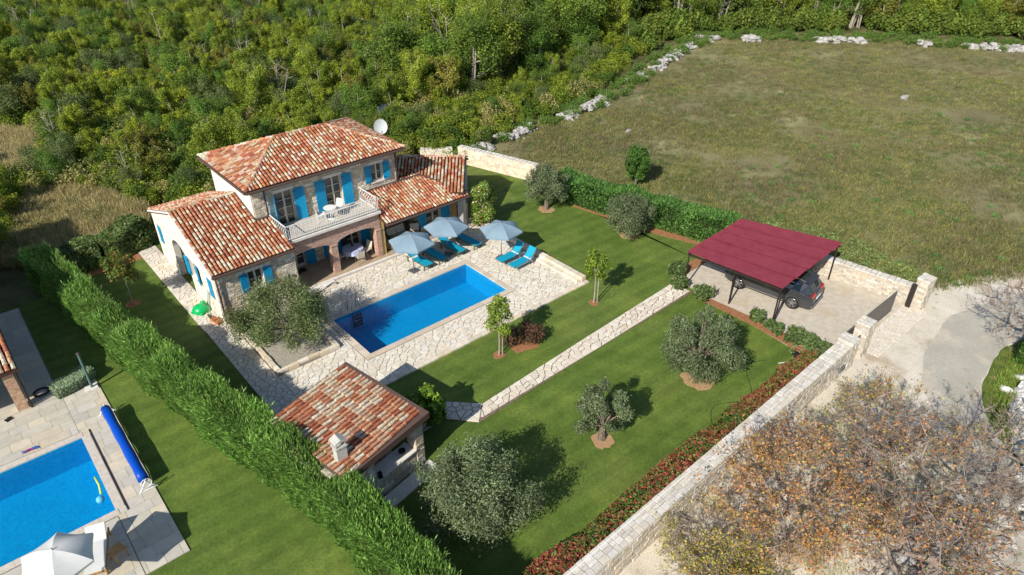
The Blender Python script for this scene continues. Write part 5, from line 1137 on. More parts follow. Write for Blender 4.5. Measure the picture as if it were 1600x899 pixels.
def hedge(name, label, path, w, h, n, size, pal, asp=.3, feather=0, lump=.25, core=None, cat='hedge', m='leaf2', hvar=.12, base=.0, red=None, fn=.42, spikes=0):
    """leaf cards on a lumpy box following a path, around an added dark core box that stops light"""
    P = [Vector(p) for p in path]; L = [0]
    for i in range(1, len(P)): L.append(L[-1]+(P[i]-P[i-1]).length)
    t = thing(name, (P[0].x, P[0].y, 0), label, cat, world=False); tot = L[-1]
    s = rng.random(n)*tot; idx = np.clip(np.searchsorted(L, s)-1, 0, len(P)-2); La = np.array(L); f = (s-La[idx])/(La[idx+1]-La[idx])
    PA = np.array([[p.x, p.y] for p in P]); base_ = PA[idx]*(1-f[:, None])+PA[idx+1]*f[:, None]; d = PA[idx+1]-PA[idx]; d /= np.linalg.norm(d, axis=1, keepdims=True); nn = np.stack([-d[:, 1], d[:, 0]], 1)
    a = rng.random(n); per = 2*h+w; q = a*per; side = np.where(q < h, -1, np.where(q > h+w, 1, 0)); z = np.where(side == -1, q, np.where(side == 1, per-q, h)); off_ = np.where(side == 0, q-h-w/2, side*w/2)
    ne = int(n*min(.2, 2*w*h/(tot*per+2*w*h))); en = np.zeros(n)          # the two end faces
    if ne > 10:
        hf = ne//2; en[:hf] = -1; en[hf:ne] = 1; base_[:hf] = PA[0]; base_[hf:ne] = PA[-1]; d[:hf] = d[np.argmin(s)]; d[hf:ne] = d[np.argmax(s)]
        nn = np.stack([-d[:, 1], d[:, 0]], 1); off_[:ne] = rng.uniform(-.5, .5, ne)*w; z[:ne] = rng.random(ne)*h; side[:ne] = 0; base_[:ne] += d[:ne]*en[:ne, None]*rng.uniform(0, .12, (ne, 1))
    zz = z/h; wob_ = np.array([noise.noise(Vector((x*.9, y*.9, k*1.1))) for x, y, k in zip(base_[:, 0]+off_, base_[:, 1], z)]); wob2 = np.array([noise.noise(Vector((x*.5+7, y*.5, 0))) for x, y in base_])
    hk = 1+hvar*wob2*2; taper = 1-.35*np.clip(zz-.6, 0, 1)*(w > 1)
    inn = rng.random(n)**2*.35
    o2 = off_*taper*(1+lump*wob_)*(1-inn*.5); z2 = z*hk*(1-inn*.25*(side == 0))+lump*wob_*.5*((side == 0) & (en == 0))*h*.3
    X = np.stack([base_[:, 0]+nn[:, 0]*o2, base_[:, 1]+nn[:, 1]*o2, np.maximum(z2, .03)], 1)-np.array([P[0].x, P[0].y, 0])
    outw = np.stack([nn[:, 0]*side, nn[:, 1]*side, (side == 0)*1.0*(en == 0)+.25], 1)+np.stack([d[:, 0]*en, d[:, 1]*en, en*0], 1); Nn = unit(outw+rng.normal(size=(n, 3))*.65)
    if spikes:
        sp = (rng.random(n) < .05)*rng.uniform(.05, .38, n)*np.clip(zz-.2, 0, 1); X = X+unit(outw+np.array([0, 0, .5]))*sp[:, None]
    C = pick(pal, n, .2)*(1+.5*wob_[:, None])
    if red is not None: top = (side == 0) | (zz > .72); r = top & (rng.random(n) < .52+.6*wob_); C[r] = pick(red, int(r.sum()), .25)
    T = None
    if feather: T = unit(outw*.55+np.array([0, 0, feather])+rng.normal(size=(n, 3))*fn); Nn = unit(np.cross(T, rng.normal(size=(n, 3))))
    V, C = cards(X, Nn, size*(1+rng.uniform(-.35, .5, n)), C, asp, T)
    g = G(); k_ = .74
    for i in range(len(P)-1):
        dd = (P[i+1]-P[i]).normalized(); n2 = Vector((-dd.y, dd.x))*w*.5*k_; A = [P[i]-n2, P[i+1]-n2, P[i+1]+n2, P[i]+n2]; o = P[0]
        g.hexa([(p.x-o.x, p.y-o.y, 0) for p in A]+[(o.x*0+(p.x-o.x), p.y-o.y, h*.62) for p in A])
    g.build('branches', mat(name+'_core', [(.3, (.018, .025, .008)), (.7, (.05, .055, .02))], scale=8), t)  # solid dark boxes added inside the foliage to stop light, not modelled twigs
    put('foliage', np_mesh('foliage', V, C, m), t); return t
hedge('thuja_hedge', 'tall feathery green conifer hedge between the villa garden and the neighbour', [(-10.5, 14.0), (-9.75, 9.2), (-8.75, 2.2), (-7.45, -4.5), (-6.15, -10.2), (-5.75, -14.0), (-5.5, -18.9)], 1.38, 2.3, 150000, .22,
      [(.11, .20, .045), (.14, .24, .055), (.17, .28, .065), (.21, .32, .08), (.07, .13, .03)], asp=.17, feather=.6, lump=.5, hvar=.14, fn=.3, spikes=1)
hedge('photinia_hedge', 'low hedge with red young leaves in front of the roadside wall', [(-3.9, -18.6), (4, -18.65), (15.3, -18.55)], .95, .95, 30000, .12, [(.07, .13, .025), (.11, .18, .035), (.15, .22, .05), (.05, .09, .02)], asp=.42, lump=.38, hvar=.2, red=[(.31, .06, .05), (.25, .06, .045), (.36, .11, .07), (.20, .06, .04), (.25, .13, .06)])
hedge('back_hedge', 'clipped green hedge dividing the back lawn from the meadow', [(19.9, 3.2), (20.6, .0), (21.9, -4.5), (23.1, -9.0)], 1.7, 1.75, 30000, .16, [(.07, .15, .035), (.10, .20, .05), (.13, .24, .06), (.05, .11, .025)], asp=.4, feather=.4, lump=.3)
hedge('laurel_hedge', 'loose laurel hedge behind the shaded lawn at the back left', [(-11.0, 14.6), (-7.5, 14.6), (-4.6, 15.5)], 1.5, 1.35, 12000, .19, LAUR+[(.14, .18, .04)], asp=.55, lump=.5, hvar=.3)
# ------------------------------------------------------------------ woodland
WP = [[(.12, .15, .022), (.155, .18, .026), (.095, .125, .018), (.19, .20, .03)], [(.08, .115, .022), (.105, .14, .025), (.07, .10, .02)], [(.13, .16, .022), (.17, .185, .022), (.21, .20, .02)], [(.09, .11, .045), (.12, .14, .06), (.08, .10, .035)], [(.13, .12, .03), (.17, .14, .035), (.10, .11, .02)], [(.07, .115, .022), (.095, .145, .028)]]
WN = ['yellow green', 'dark green', 'bright yellowish', 'grey green', 'brownish green', 'deep green']
PROTO = []
def wood_proto(kind, h, r, n, bare=False):
    pal = WP[kind]; t = thing('woodland_tree', (0, 0, 0), '', 'tree', world=False); g = G(); cl = []
    nst = random.choice((1, 1, 2, 3)) if not bare else 4
    for s in range(nst):
        ax = random.uniform(-.35, .35)*(nst > 1); ay = random.uniform(-.35, .35)*(nst > 1); lean = Vector((random.uniform(-.12, .12), random.uniform(-.12, .12), 0))*h*(2 if bare else 1)
        top = Vector((ax, ay, h*.85))+lean; b = Vector((ax*.4, ay*.4, -.1)); m = b.lerp(top, .5)+Vector((random.uniform(-.15, .15), random.uniform(-.15, .15), 0)); g.tube([b, m, top], [.085*h/6, .06*h/6, .02], 6)
        for k in range(11 if not bare else 12):
            f = random.uniform(.22, 1); p = b.lerp(m, f*2) if f < .5 else m.lerp(top, f*2-1); a = random.uniform(0, 2*pi); rr = r*random.uniform(.4, 1)*(1.15-.5*f); e = p+Vector((rr*cos(a), rr*sin(a), rr*random.uniform(.2, .8)+.1))
            g.tube([p, p.lerp(e, .5)+Vector((0, 0, -.08)), e], [.03*h/6, .02*h/6, .008], 4); cr = random.uniform(.2, .38)*r
            if not bare: cl.append((*e, cr, cr, cr*1.15)); cl.append((*p.lerp(e, .55), cr*.8, cr*.8, cr))
            elif k % 4 == 0: cl.append((*e, cr*.4, cr*.4, cr*.4))
    g.build('trunk', 'bark_pale', t); V, C = cloud(cl, n*2 if not bare else n, .15 if not bare else .12, pal, shell=.25, up=.35, asp=.6, jit=.28, cv=.25); put('crown', np_mesh('crown', V, C, 'leaf'), t)
    t['kindi'] = kind; t['h'] = h; PROTO.append(t); return t
for kind, h, r, n in ((0, 5.5, 1.9, 2600), (1, 5, 2.0, 2800), (2, 4.6, 1.7, 2300), (3, 4.2, 1.9, 2500), (0, 7.0, 2.0, 3200), (1, 6.5, 2.2, 3400), (4, 4.5, 1.8, 2000), (5, 5.2, 1.9, 2600)): wood_proto(kind, h, r, n)
wood_proto(3, 6.0, 1.5, 150, True)
index_kids()
WOODPOLY = [(-75, 20), (-14, 17.0), (-11.6, 18.5), (-11.3, 23), (-9.5, 28.5), (-6.5, 27.5), (-4.0, 24), (-2.2, 19.5), (2, 16.8), (12, 17.8), (18.5, 16.5), (24, 17.2), (30, 18), (38, 19.5), (47, 23), (58, 28.5), (69, 31), (80, 26), (90, 12), (101, -2), (120, -25), (190, -40), (210, 120), (60, 190), (-20, 170)]
GL = [(-10.5, 32.5), (-8.3, 31), (-6.2, 35), (-5.7, 41), (-7.5, 45), (-10.5, 43)]
import bisect
def project(p):
    v = co.rotation_euler.to_matrix().transposed() @ (Vector(p)-CAM)
    return (v.x/-v.z*1070+800, -v.y/-v.z*1070+449.5, -v.z) if v.z < -.1 else (9e3, 9e3, 1)
pts = []
s = 2.5
for i in range(-30, 76):
    for j in range(5, 66):
        x = (i+random.uniform(-.48, .48))*s; y = (j+random.uniform(-.48, .48))*s-20
        if not inpoly(x, y, WOODPOLY) or inpoly(x, y, GL): continue
        px, py, dep = project((x, y, 3))
        if px < -110 or px > 1710 or py < -90: continue
        if dep > 125: continue
        pts.append((dep, x, y, px, py))
pts.sort()
LBL = {}
def region(x, y, px, py):
    if px < 330: return 'above the dry grass clearing left of the villa' if py > 130 else 'high up the slope in the top left corner'
    if px < 640: return 'directly behind the upper villa roof' if py > 120 else 'in the wood along the top edge, above the villa roof'
    if px < 820: return 'in the wood between the satellite dish and the tumbled wall'
    if px < 1010: return 'in the wood where the tumbled wall meets the meadow'
    return 'in the tree line at the far side of the meadow'
n_ind = 0
far = {}
for k, (dep, x, y, px, py) in enumerate(pts):
    nz_ = noise.noise(Vector((x*.07, y*.07, 2)))
    edge = px > 640 and py < 160
    if px > 620: pr_ = random.choice([4, 5, 4, 5, 0, 1, 7, 6])
    else: pr_ = random.choice([0, 1, 2, 3, 6, 7, 2, 0] if nz_ < .15 else [0, 2, 3, 4, 6])
    if random.random() < .035: pr_ = 8
    tall = 1.0+.55*max(0, min(1, (px-520)/500))*(1 if py < 260 else .4)
    S = random.uniform(.62, 1.12)*tall*(.78 if px < 620 else 1)*(1.0+.25*nz_)
    if px >= 620:
        wy = float(np.interp(x, [18, 28.7, 36, 46.8, 58, 70], [13.6, 14.6, 15.4, 18.6, 22.2, 28]))
        if y-wy < 10+random.uniform(-2, 2) and x < 66: S *= .48; pr_ = random.choice([0, 1, 3, 0, 7, 2])
    if px < 620 and y < 40: S *= .72+.28*max(0, (y-16))/24
    if n_ind < 300:
        n_ind += 1; o = PROTO[pr_]
        if not o.get('used'): o['used'] = 1; c = o
        else: c = copy_tree(o)
        c.location = (x, y, -.05); c.rotation_euler = (0, 0, random.uniform(0, 6.28)); c.scale = (S*random.uniform(.9, 1.15),)*2+(S,)
        knd = WN[c['kindi']] if pr_ != 8 else 'nearly bare grey'; rg = region(x, y, px, py)
        c['label'] = ('nearly bare multi stemmed tree ' if pr_ == 8 else ('tall ' if pr_ in (4, 5) else 'bushy ')+knd+' tree ')+rg; c['group'] = c['label'].replace('tree', 'trees', 1)
    else: far.setdefault(pr_, []).append((x, y, S))
for o in bpy.data.objects:
    for kk in ('kindi', 'h', 'used'):
        if kk in o: del o[kk]
# joined tree meshes used for the far wood: trunk and crown in one mesh with two materials
def joined(o):
    ks = KIDS[o.name]; V = []; F = []; C = []; MI = []; ms = []
    for mi, ch in enumerate(ks):
        me = ch.data; b = len(V); co_ = np.empty(len(me.vertices)*3, np.float32); me.vertices.foreach_get('co', co_); V += co_.reshape(-1, 3).tolist()
        cc = np.empty(len(me.polygons)*4, np.float32); me.attributes['col'].data.foreach_get('color', cc); C += cc.tolist()
        F += [tuple(v+b for v in p.vertices) for p in me.polygons]; MI += [mi]*len(me.polygons); ms.append(me.materials[0])
    me = bpy.data.meshes.new('woodland'); me.from_pydata(V, [], F); a = me.attributes.new('col', 'FLOAT_COLOR', 'FACE'); a.data.foreach_set('color', np.array(C, np.float32))
    for m in ms: me.materials.append(m)
    me.polygons.foreach_set('material_index', MI); return bpy.data.objects.new('woodland_instance', me)
for pr_, L in far.items():
    A = np.array(L); scatter('distant_woodland', np.column_stack([A[:, 0], A[:, 1], np.full(len(A), -.05)]), A[:, 2], rng.uniform(0, 6.28, len(A)), joined(PROTO[pr_]), kind='stuff', label='far part of the wood, %s crowns' % (WN[[0, 1, 2, 3, 0, 1, 4, 5, 3][pr_]]), cat='woodland')
# undergrowth
def tuft(pal, r, h, n, size, asp=.5, blades=False):
    if blades:
        P = rng.normal(size=(n, 3))*np.array([r*.5, r*.5, 0]); T = unit(np.stack([rng.normal(size=n)*.45, rng.normal(size=n)*.45, np.ones(n)], 1)); L = h*rng.uniform(.5, 1, n); P[:, 2] = L/2
        V, C = cards(P, unit(np.cross(T, rng.normal(size=(n, 3)))), L, pick(pal, n, .2), asp, T)
    else:
        cl = [(random.uniform(-.6, .6)*r, random.uniform(-.6, .6)*r, h*random.uniform(.25, .7), r*.45, r*.45, h*.35) for _ in range(6)]; V, C = cloud(cl, n, size, pal, .4, .3, asp)
    return bpy.data.objects.new('tuft', np_mesh('tuft', V, C, 'leaf'))
def field_pts(n, poly, f=None, bb=None):
    xs = [p[0] for p in poly]; ys = [p[1] for p in poly]; out = []
    while len(out) < n:
        x = random.uniform(min(xs), max(xs)); y = random.uniform(min(ys), max(ys))
        if not inpoly(x, y, poly): continue
        if random.random() > min(1, (45/max(20, dcam((x, y, 0))))**1.6): continue
        if f and not f(x, y): continue
        out.append((x, y, 0))
    return np.array(out)
VIEW = [(-14, 16.5), (19, 14.5), (36, 15.5), (58, 24), (75, 24), (92, 5), (120, -20), (190, 60), (60, 170), (0, 140), (-30, 60), (-16, 20)]
und = lambda x, y: inpoly(x, y, WOODPOLY) or (y > 15 and x > 19)
def notglade(x, y): return und(x, y) and not inpoly(x, y, GL)
NEARW = [(-14, 17.0), (-11.6, 18.5), (-11.3, 23), (-9.5, 28.5), (-6.5, 27.5), (-4.0, 24), (-2.2, 19.5), (2, 15.8), (12, 17.0), (18, 15.2), (21, 14), (27, 16), (38, 17.5), (47, 21.5), (56, 26), (60, 40), (60, 75), (-20, 75), (-20, 25)]
BELT = [(58, 24.5), (69, 29), (83, 16.5), (95, 0), (108, -16), (112, -13), (99, 4), (87, 21), (72, 34), (56, 29)]
for nm, pal, n in (('mixed green', [(.08, .11, .02), (.055, .085, .02), (.11, .12, .025)], 300),):
    P = field_pts(n, BELT, lambda x, y: noise.noise(Vector((x*.12, y*.12, 9))) > -.12); scatter('far_undergrowth', P, rng.uniform(.6, 2.1, n), rng.uniform(0, 6.28, n), tuft(pal, .9, 1.5, 620, .2, .6), kind='stuff', label=nm+' scrub at the foot of the far tree line', cat='scrub')
for nm, pal, n in (('yellow green', [(.13, .155, .02), (.17, .19, .025), (.10, .12, .018)], 2600), ('dark green', [(.06, .095, .02), (.085, .12, .022)], 1500), ('dry straw', [(.22, .19, .07), (.16, .16, .05), (.28, .23, .11)], 700)):
    P = field_pts(n, NEARW, lambda x, y: not inpoly(x, y, GL)); scatter('undergrowth', P, rng.uniform(.5, 1.5, n), rng.uniform(0, 6.28, n), tuft(pal, .9, 1.5, 1000, .12, .6), kind='stuff', label=nm+' scrub under and between the woodland trees', cat='scrub')
# shrubs and weeds along the dry stone wall and the far hem of the meadow
HEM = [(20.8, 7.2), (21.0, 13.2), (28, 14.2), (36, 14.5), (46, 17), (57, 21), (68, 23.5), (79, 12), (90, -3), (104, -20), (107, -17), (93, 2), (82, 16), (70, 27), (56, 24), (44, 19.5), (34, 17), (27, 16.2), (18.5, 15.6), (18.4, 12.9)]
P = field_pts(430, HEM, lambda x, y: x > 30 or random.random() < .45); scatter('hem_shrubs', P, rng.uniform(.3, 1.0, 430), rng.uniform(0, 6.28, 430), tuft([(.07, .12, .03), (.10, .15, .035), (.13, .17, .04)], .9, 1.1, 420, .15, .55), kind='stuff', label='low green shrubs along the tumbled wall and meadow hem', cat='shrubs')
MEAD = [(24.6, -18.3), (24.4, -9), (21.5, 3), (21.5, 8), (21.8, 13.2), (27, 14.8), (36, 15.8), (46, 18.5), (58, 23.5), (69, 27), (82, 15), (94, -2), (100, -18), (70, -40), (31, -21.8)]
random.seed(314)
for nm, pal, n, h in (('straw coloured', [(.175, .155, .064), (.215, .19, .083), (.14, .125, .052)], 15000, .22), ('green', [(.075, .10, .03), (.095, .115, .04), (.06, .08, .025)], 13000, .2), ('brown', [(.12, .095, .055), (.15, .12, .07)], 6000, .25), ('yellow flowering', [(.26, .24, .03), (.12, .14, .03)], 500, .2)):
    P = field_pts(n, MEAD, lambda x, y: noise.noise(Vector((x*.16, y*.16, h*30)))+random.uniform(-.25, .25) > -.12); scatter('meadow_grass', P, rng.uniform(.5, 1.6, n), rng.uniform(0, 6.28, n), tuft(pal, .3, h, 26, .1, .12, True), kind='stuff', label=nm+' grass tufts of the dry meadow', cat='grass')
P = field_pts(160, MEAD, lambda x, y: y < -2 and x < 60); scatter('meadow_weeds', P, rng.uniform(.3, .9, 160), rng.uniform(0, 6.28, 160), tuft([(.09, .15, .05), (.12, .18, .06)], .5, .45, 220, .1, .4), kind='stuff', label='leafy weeds growing in the dry meadow', cat='weeds')
P = field_pts(260, [(24.5, -18.6), (24.0, -9.5), (27, -9), (29, -14), (28, -19)]); scatter('wall_weeds', P, rng.uniform(.4, 1.0, 260), rng.uniform(0, 6.28, 260), tuft([(.09, .14, .05), (.13, .17, .06), (.24, .20, .09)], .5, .6, 160, .11, .4), kind='stuff', label='weeds growing behind the forecourt wall', cat='weeds')
CLR = [(-10.5, 16.4), (-4.6, 16.5), (-3.2, 19.5), (-4.5, 24), (-6.8, 28), (-9.5, 29), (-12.5, 24), (-12.5, 18)]
hayp = [(.27, .21, .12), (.33, .27, .165), (.22, .18, .09), (.14, .12, .06)]
P = field_pts(2600, CLR); scatter('tall_grass', P, rng.uniform(.6, 1.4, 2600), rng.uniform(0, 6.28, 2600), tuft(hayp, .35, .9, 46, .1, .05, True), kind='stuff', label='tall dry grass in the clearing left of the villa', cat='grass')
P = field_pts(70, CLR); scatter('clearing_scrub', P, rng.uniform(.4, 1.1, 70), rng.uniform(0, 6.28, 70), tuft([(.13, .13, .05), (.10, .12, .03), (.18, .15, .08)], .9, 1.1, 500, .12, .5), kind='stuff', label='straggly brownish scrub in the dry grass clearing', cat='scrub')
P = field_pts(900, GL); scatter('tall_grass', P, rng.uniform(.7, 1.5, 900), rng.uniform(0, 6.28, 900), tuft(hayp, .4, .9, 46, .1, .05, True), kind='stuff', label='tall dry grass in the small glade at the left edge', cat='grass')
# rocks of the tumbled dry stone wall
def rock(r, seed):
    random.seed(seed); g = G(); n = 7; vs = []
    for lv, (z, k) in enumerate(((0, .85), (.35, 1.0), (.7, .75), (.9, .35))):
        for i in range(n): a = 2*pi*i/n; q = k*random.uniform(.75, 1.15); vs.append((r*q*cos(a), r*q*.8*sin(a), r*z*random.uniform(.85, 1.1)))
    fs = [(l*n+i, l*n+(i+1) % n, (l+1)*n+(i+1) % n, (l+1)*n+i) for l in range(3) for i in range(n)]+[tuple(range(3*n, 4*n))]; g.add(vs, fs); return g.mesh('rock', 'rock')
RM = [rock(.5, k) for k in range(5)]; RW = [m.copy() for m in RM]; [m.materials.__setitem__(0, MT['rock_white']) for m in RW]; random.seed(5)
def rubble(name, label, path, w, n, smin, smax, hump=.4, mask=None, nind=300, rm=None):
    t = thing(name, (*path[0], 0), label, 'wall' if 'wall' in name else 'rock pile', world=True); P = [Vector(p) for p in path]; ln = [0]
    for i in range(1, len(P)): ln.append(ln[-1]+(P[i]-P[i-1]).length)
    rest = G(); k = 0; items = []
    while k < n:
        s_ = random.uniform(0, ln[-1]); i = max(0, bisect.bisect(ln, s_)-1); i = min(i, len(P)-2); f = (s_-ln[i])/(ln[i+1]-ln[i]); p = P[i].lerp(P[i+1], f); k += 1
        if mask and noise.noise(Vector((s_*mask[0], 1.7, 0))) < mask[1]: continue
        d = (P[i+1]-P[i]).normalized(); o = random.gauss(0, .4)*w; q = p+Vector((-d.y, d.x))*o; S = random.uniform(smin, smax); z = max(0, hump*(1-(o/w)**2)*random.random())-.05
        items.append((Matrix.Translation((q.x, q.y, z)) @ Matrix.Rotation(random.uniform(0, 6.28), 4, 'Z') @ Matrix.Rotation(random.uniform(-.5, .5), 4, 'X') @ Matrix.Diagonal((S, S*random.uniform(.6, 1), S*random.uniform(.5, .9), 1))))
    items.sort(key=lambda m: dcam(m.translation))
    for k, m in enumerate(items):
        me = random.choice(rm or RM)
        if k < nind: put('stone', me, t, m)
        else: b = len(rest.v); rest.add([m @ v.co for v in me.vertices], [tuple(p.vertices) for p in me.polygons])
    if rest.v: rest.build('stones', 'rock' if rm is None else 'rock_white', t, kind='stuff')
rubble('tumbled_wall', 'tumbled white dry stone wall climbing from the villa along the wood to the meadow corner', [(18.6, 13.6), (22, 14.0), (28.7, 14.6), (36, 15.4), (46.8, 18.6), (58, 22.2), (64, 24)], 1.0, 1500, .22, .8, .45, (.22, -.2))
rubble('meadow_rubble', 'broken line of white rubble below the far tree line', [(66, 25.5), (79, 13), (91, -3.2), (99, -14)], .9, 700, .4, 1.3, .5, (.22, -.12))
rubble('woodland_rubble', 'pale stones showing between trunks in the wood', [(36, 40), (43, 35), (50, 31)], .8, 90, .5, 1.3, .5, (.3, 0))
rubble('roadside_rubble', 'heap of white boulders at the right edge beyond the verge', [(23.6, -26.4), (21, -26.5), (18.5, -27.1), (15.5, -28.2), (12.5, -29.4)], 1.1, 420, .35, 1.2, .7, rm=RW)
rubble('track_rubble', 'loose grey stones beneath the autumn trees', [(13, -27.5), (8, -27.6), (4.5, -26.3)], 2.2, 220, .2, .8, .2)
for x, y, s_, lb in ((61.4, -3.2, 1.5, 'single white boulder lying in the middle of the meadow'), (27.5, -2.0, .5, 'small white stone in the meadow behind the clipped hedge'), (33.6, 8.6, .9, 'white stone near the tumbled wall in the meadow corner')):
    o = put('boulder', RM[1], None, Matrix.Translation((x, y, 0)) @ Matrix.Diagonal((s_, s_*.6, s_*.6, 1))); tag(o, lb, 'boulder')
# ------------------------------------------------------------------ autumn trees beside the track
def autumn(x, y, h, r, label, pal, nleaf, lean=(0, 0), seed=1, dens=.65, stems=4, lsize=.085, depth=6, zc=.62, twigs=1.0):
    """trunks -> limbs -> branches -> twigs, each new end joined to the nearest node nearer the root"""
    rg = np.random.default_rng(seed); random.seed(seed)
    t = thing('autumn_tree', (x, y, 0), label, 'tree', 'autumn trees beside the track', world=False); g = G()
    cen = np.array([lean[0]*h, lean[1]*h, h*zc]); rad = np.array([r, r, h*(1-zc)])
    nodes = [np.array([0, 0, -.05])]; cost = [0.]
    def add_end(e, r0, r1, n, bow, sides):
        N_ = np.array(nodes); d = np.linalg.norm(N_-e, axis=1)+.35*np.array(cost); d[N_[:, 2] > e[2]+.25] += 5
        i = int(np.argmin(d)); p = N_[i]; L = np.linalg.norm(e-p); q = []
        sw = rg.normal(size=3)*bow*L
        for k in range(n+1):
            f = k/n; q.append(p+(e-p)*f+sw*sin(pi*f)+np.array([0, 0, -.12*L*sin(pi*f)]))
        g.tube([tuple(v) for v in q], [r0+(r1-r0)*k/n for k in range(n+1)], sides, cap=False)
        for k in range(1, n+1): nodes.append(q[k]); cost.append(cost[i]+L*k/n)
    def rnd(lo, hi):
        u = unit(rg.normal(size=(1, 3)))[0]; return cen+u*rad*rg.uniform(lo, hi)
    for s_ in range(stems):
        a = 2*pi*s_/stems+rg.uniform(-.5, .5); add_end(np.array([lean[0]*h*.5+cos(a)*r*.28, lean[1]*h*.5+sin(a)*r*.28, h*.42*rg.uniform(.8, 1.2)]), .018*h+.03, .013*h+.02, 4, .04, 7)
    for k in range(int(16*twigs)): add_end(rnd(.5, .95), .058, .024, 5, .035, 6)
    for k in range(int(90*twigs)): add_end(rnd(.55, 1.0), .026, .012, 4, .05, 4)
    n1 = len(nodes)
    for k in range(int(480*twigs)): add_end(rnd(.55, 1.04)+rg.normal(size=3)*.08, .013, .006, 3, .05, 3)
    tips = np.array(nodes[n1:]); P0 = tips[rg.integers(0, len(tips), int(2600*twigs))]; D = unit(P0-cen*np.array([1, 1, .6])+rg.normal(size=P0.shape)*np.array([.9, .9, .7])*r*.6); Ln = rg.uniform(.12, .42, len(P0))
    for p, d_, l in zip(P0, D, Ln): g.tube([tuple(p), tuple(p+d_*l*.5+rg.normal(size=3)*.02), tuple(p+d_*l)], [.006, .005, .004], 3, cap=False)
    ends = np.concatenate([P0+D*Ln[:, None], tips]); g.build('branches', 'bark_grey', t)
    keep = np.array([noise.noise(Vector((e[0]*.55+seed, e[1]*.55, e[2]*.55))) > -.5+(1-dens) for e in ends]); E_ = ends[keep] if keep.sum() > 20 else ends
    P = E_[rg.integers(0, len(E_), nleaf)]+rg.normal(size=(nleaf, 3))*.07; nn = unit(rg.normal(size=(nleaf, 3))+np.array([0, 0, .6])); C = pick(pal, nleaf, .3)
    V, C = cards(P, nn, lsize*(1+rg.uniform(-.4, .5, nleaf)), C, .65); put('leaves', np_mesh('leaves', V, C, 'leaf2'), t)
MT['bark_grey'] = mat('grey_twigs', [(.3, (.15, .115, .095)), (.7, (.33, .275, .23))], scale=3)
ORG = [(.38, .175, .075), (.31, .135, .055), (.44, .235, .10), (.24, .10, .045), (.32, .21, .07)]; YEL = [(.36, .30, .06), (.26, .26, .06), (.42, .32, .08), (.20, .21, .05)]
autumn(5.3, -22.9, 4.6, 2.9, 'orange leaved autumn tree closest to the roadside wall', ORG+[(.42, .22, .11), (.36, .27, .06)], 9500, seed=3, dens=.85, zc=.6)
autumn(8.6, -25.6, 5.0, 3.1, 'large almost bare autumn tree with pale limbs in the middle of the lower right', ORG[:4], 2300, seed=8, dens=.55, stems=5, twigs=1.05)
autumn(10.9, -23.3, 4.3, 1.9, 'thin autumn tree with sparse green and orange leaves standing before the asphalt', ORG+YEL+[(.14, .17, .06)], 2600, seed=15, dens=.6, stems=3, twigs=.8)
autumn(12.3, -27.6, 4.8, 2.9, 'bare twiggy autumn tree at the right edge over the white boulders', [(.30, .17, .08), (.30, .28, .08), (.16, .18, .07)], 1700, seed=21, dens=.5, stems=4, twigs=1.05)
autumn(6.3, -26.9, 4.2, 2.6, 'reddish autumn tree at the bottom edge between the orange and the bare one', ORG+[(.14, .18, .05)], 2800, seed=33, dens=.6, twigs=.75)
autumn(2.3, -21.9, 2.3, 1.8, 'low yellow leaved shrub tree between the roadside wall and the bottom edge', YEL+YEL+[(.46, .27, .08)], 5600, seed=41, dens=.8, lsize=.075, twigs=.6, zc=.55)
autumn(1.2, -23.3, 1.9, 1.6, 'yellow and orange shrub right at the bottom edge', YEL+YEL+ORG, 3600, seed=52, dens=.75, twigs=.5, zc=.55)
random.seed(77)
P = field_pts(900, [(-3, -20.2), (15.5, -20.1), (18.5, -24), (14, -28), (4, -30), (-3, -24)], lambda x, y: noise.noise(Vector((x*.4, y*.4, 0))) > -.02); scatter('track_weeds', P, rng.uniform(.3, 1.0, 900), rng.uniform(0, 6.28, 900), tuft([(.30, .24, .12), (.22, .2, .08), (.14, .17, .05)], .35, .22, 34, .1, .1, True), kind='stuff', label='dry weeds on the stony ground by the wall', cat='weeds')
P = field_pts(900, [(19.5, -25.0), (23.6, -24.7), (26.3, -25.2), (33, -28), (20, -27.2), (15, -29.3), (15, -28.4)]); scatter('verge_grass', P, rng.uniform(.5, 1.3, 900), rng.uniform(0, 6.28, 900), tuft([(.10, .17, .03), (.14, .2, .04), (.2, .19, .06)], .3, .3, 40, .1, .1, True), kind='stuff', label='green grass on the verge right of the asphalt', cat='grass')
hedge('verge_conifers', 'bright green conifer hedge at the right edge beyond the verge', [(22.9, -25.3), (25, -25.7), (28, -27.0)], 1.0, 1.4, 6000, .2, [(.08, .17, .03), (.12, .22, .05)], asp=.3, feather=.5)
cl = [(random.uniform(-1.5, 1.5), random.uniform(-1, 1), random.uniform(1.5, 3.2), .5, .5, .4) for _ in range(14)]
autumn(24.2, -24.9, 4.4, 2.3, 'bare tree right of the asphalt that throws branch shadows on it', [(.25, .15, .08)], 500, lean=(0, .08), seed=61, dens=.5, stems=3, twigs=.45)
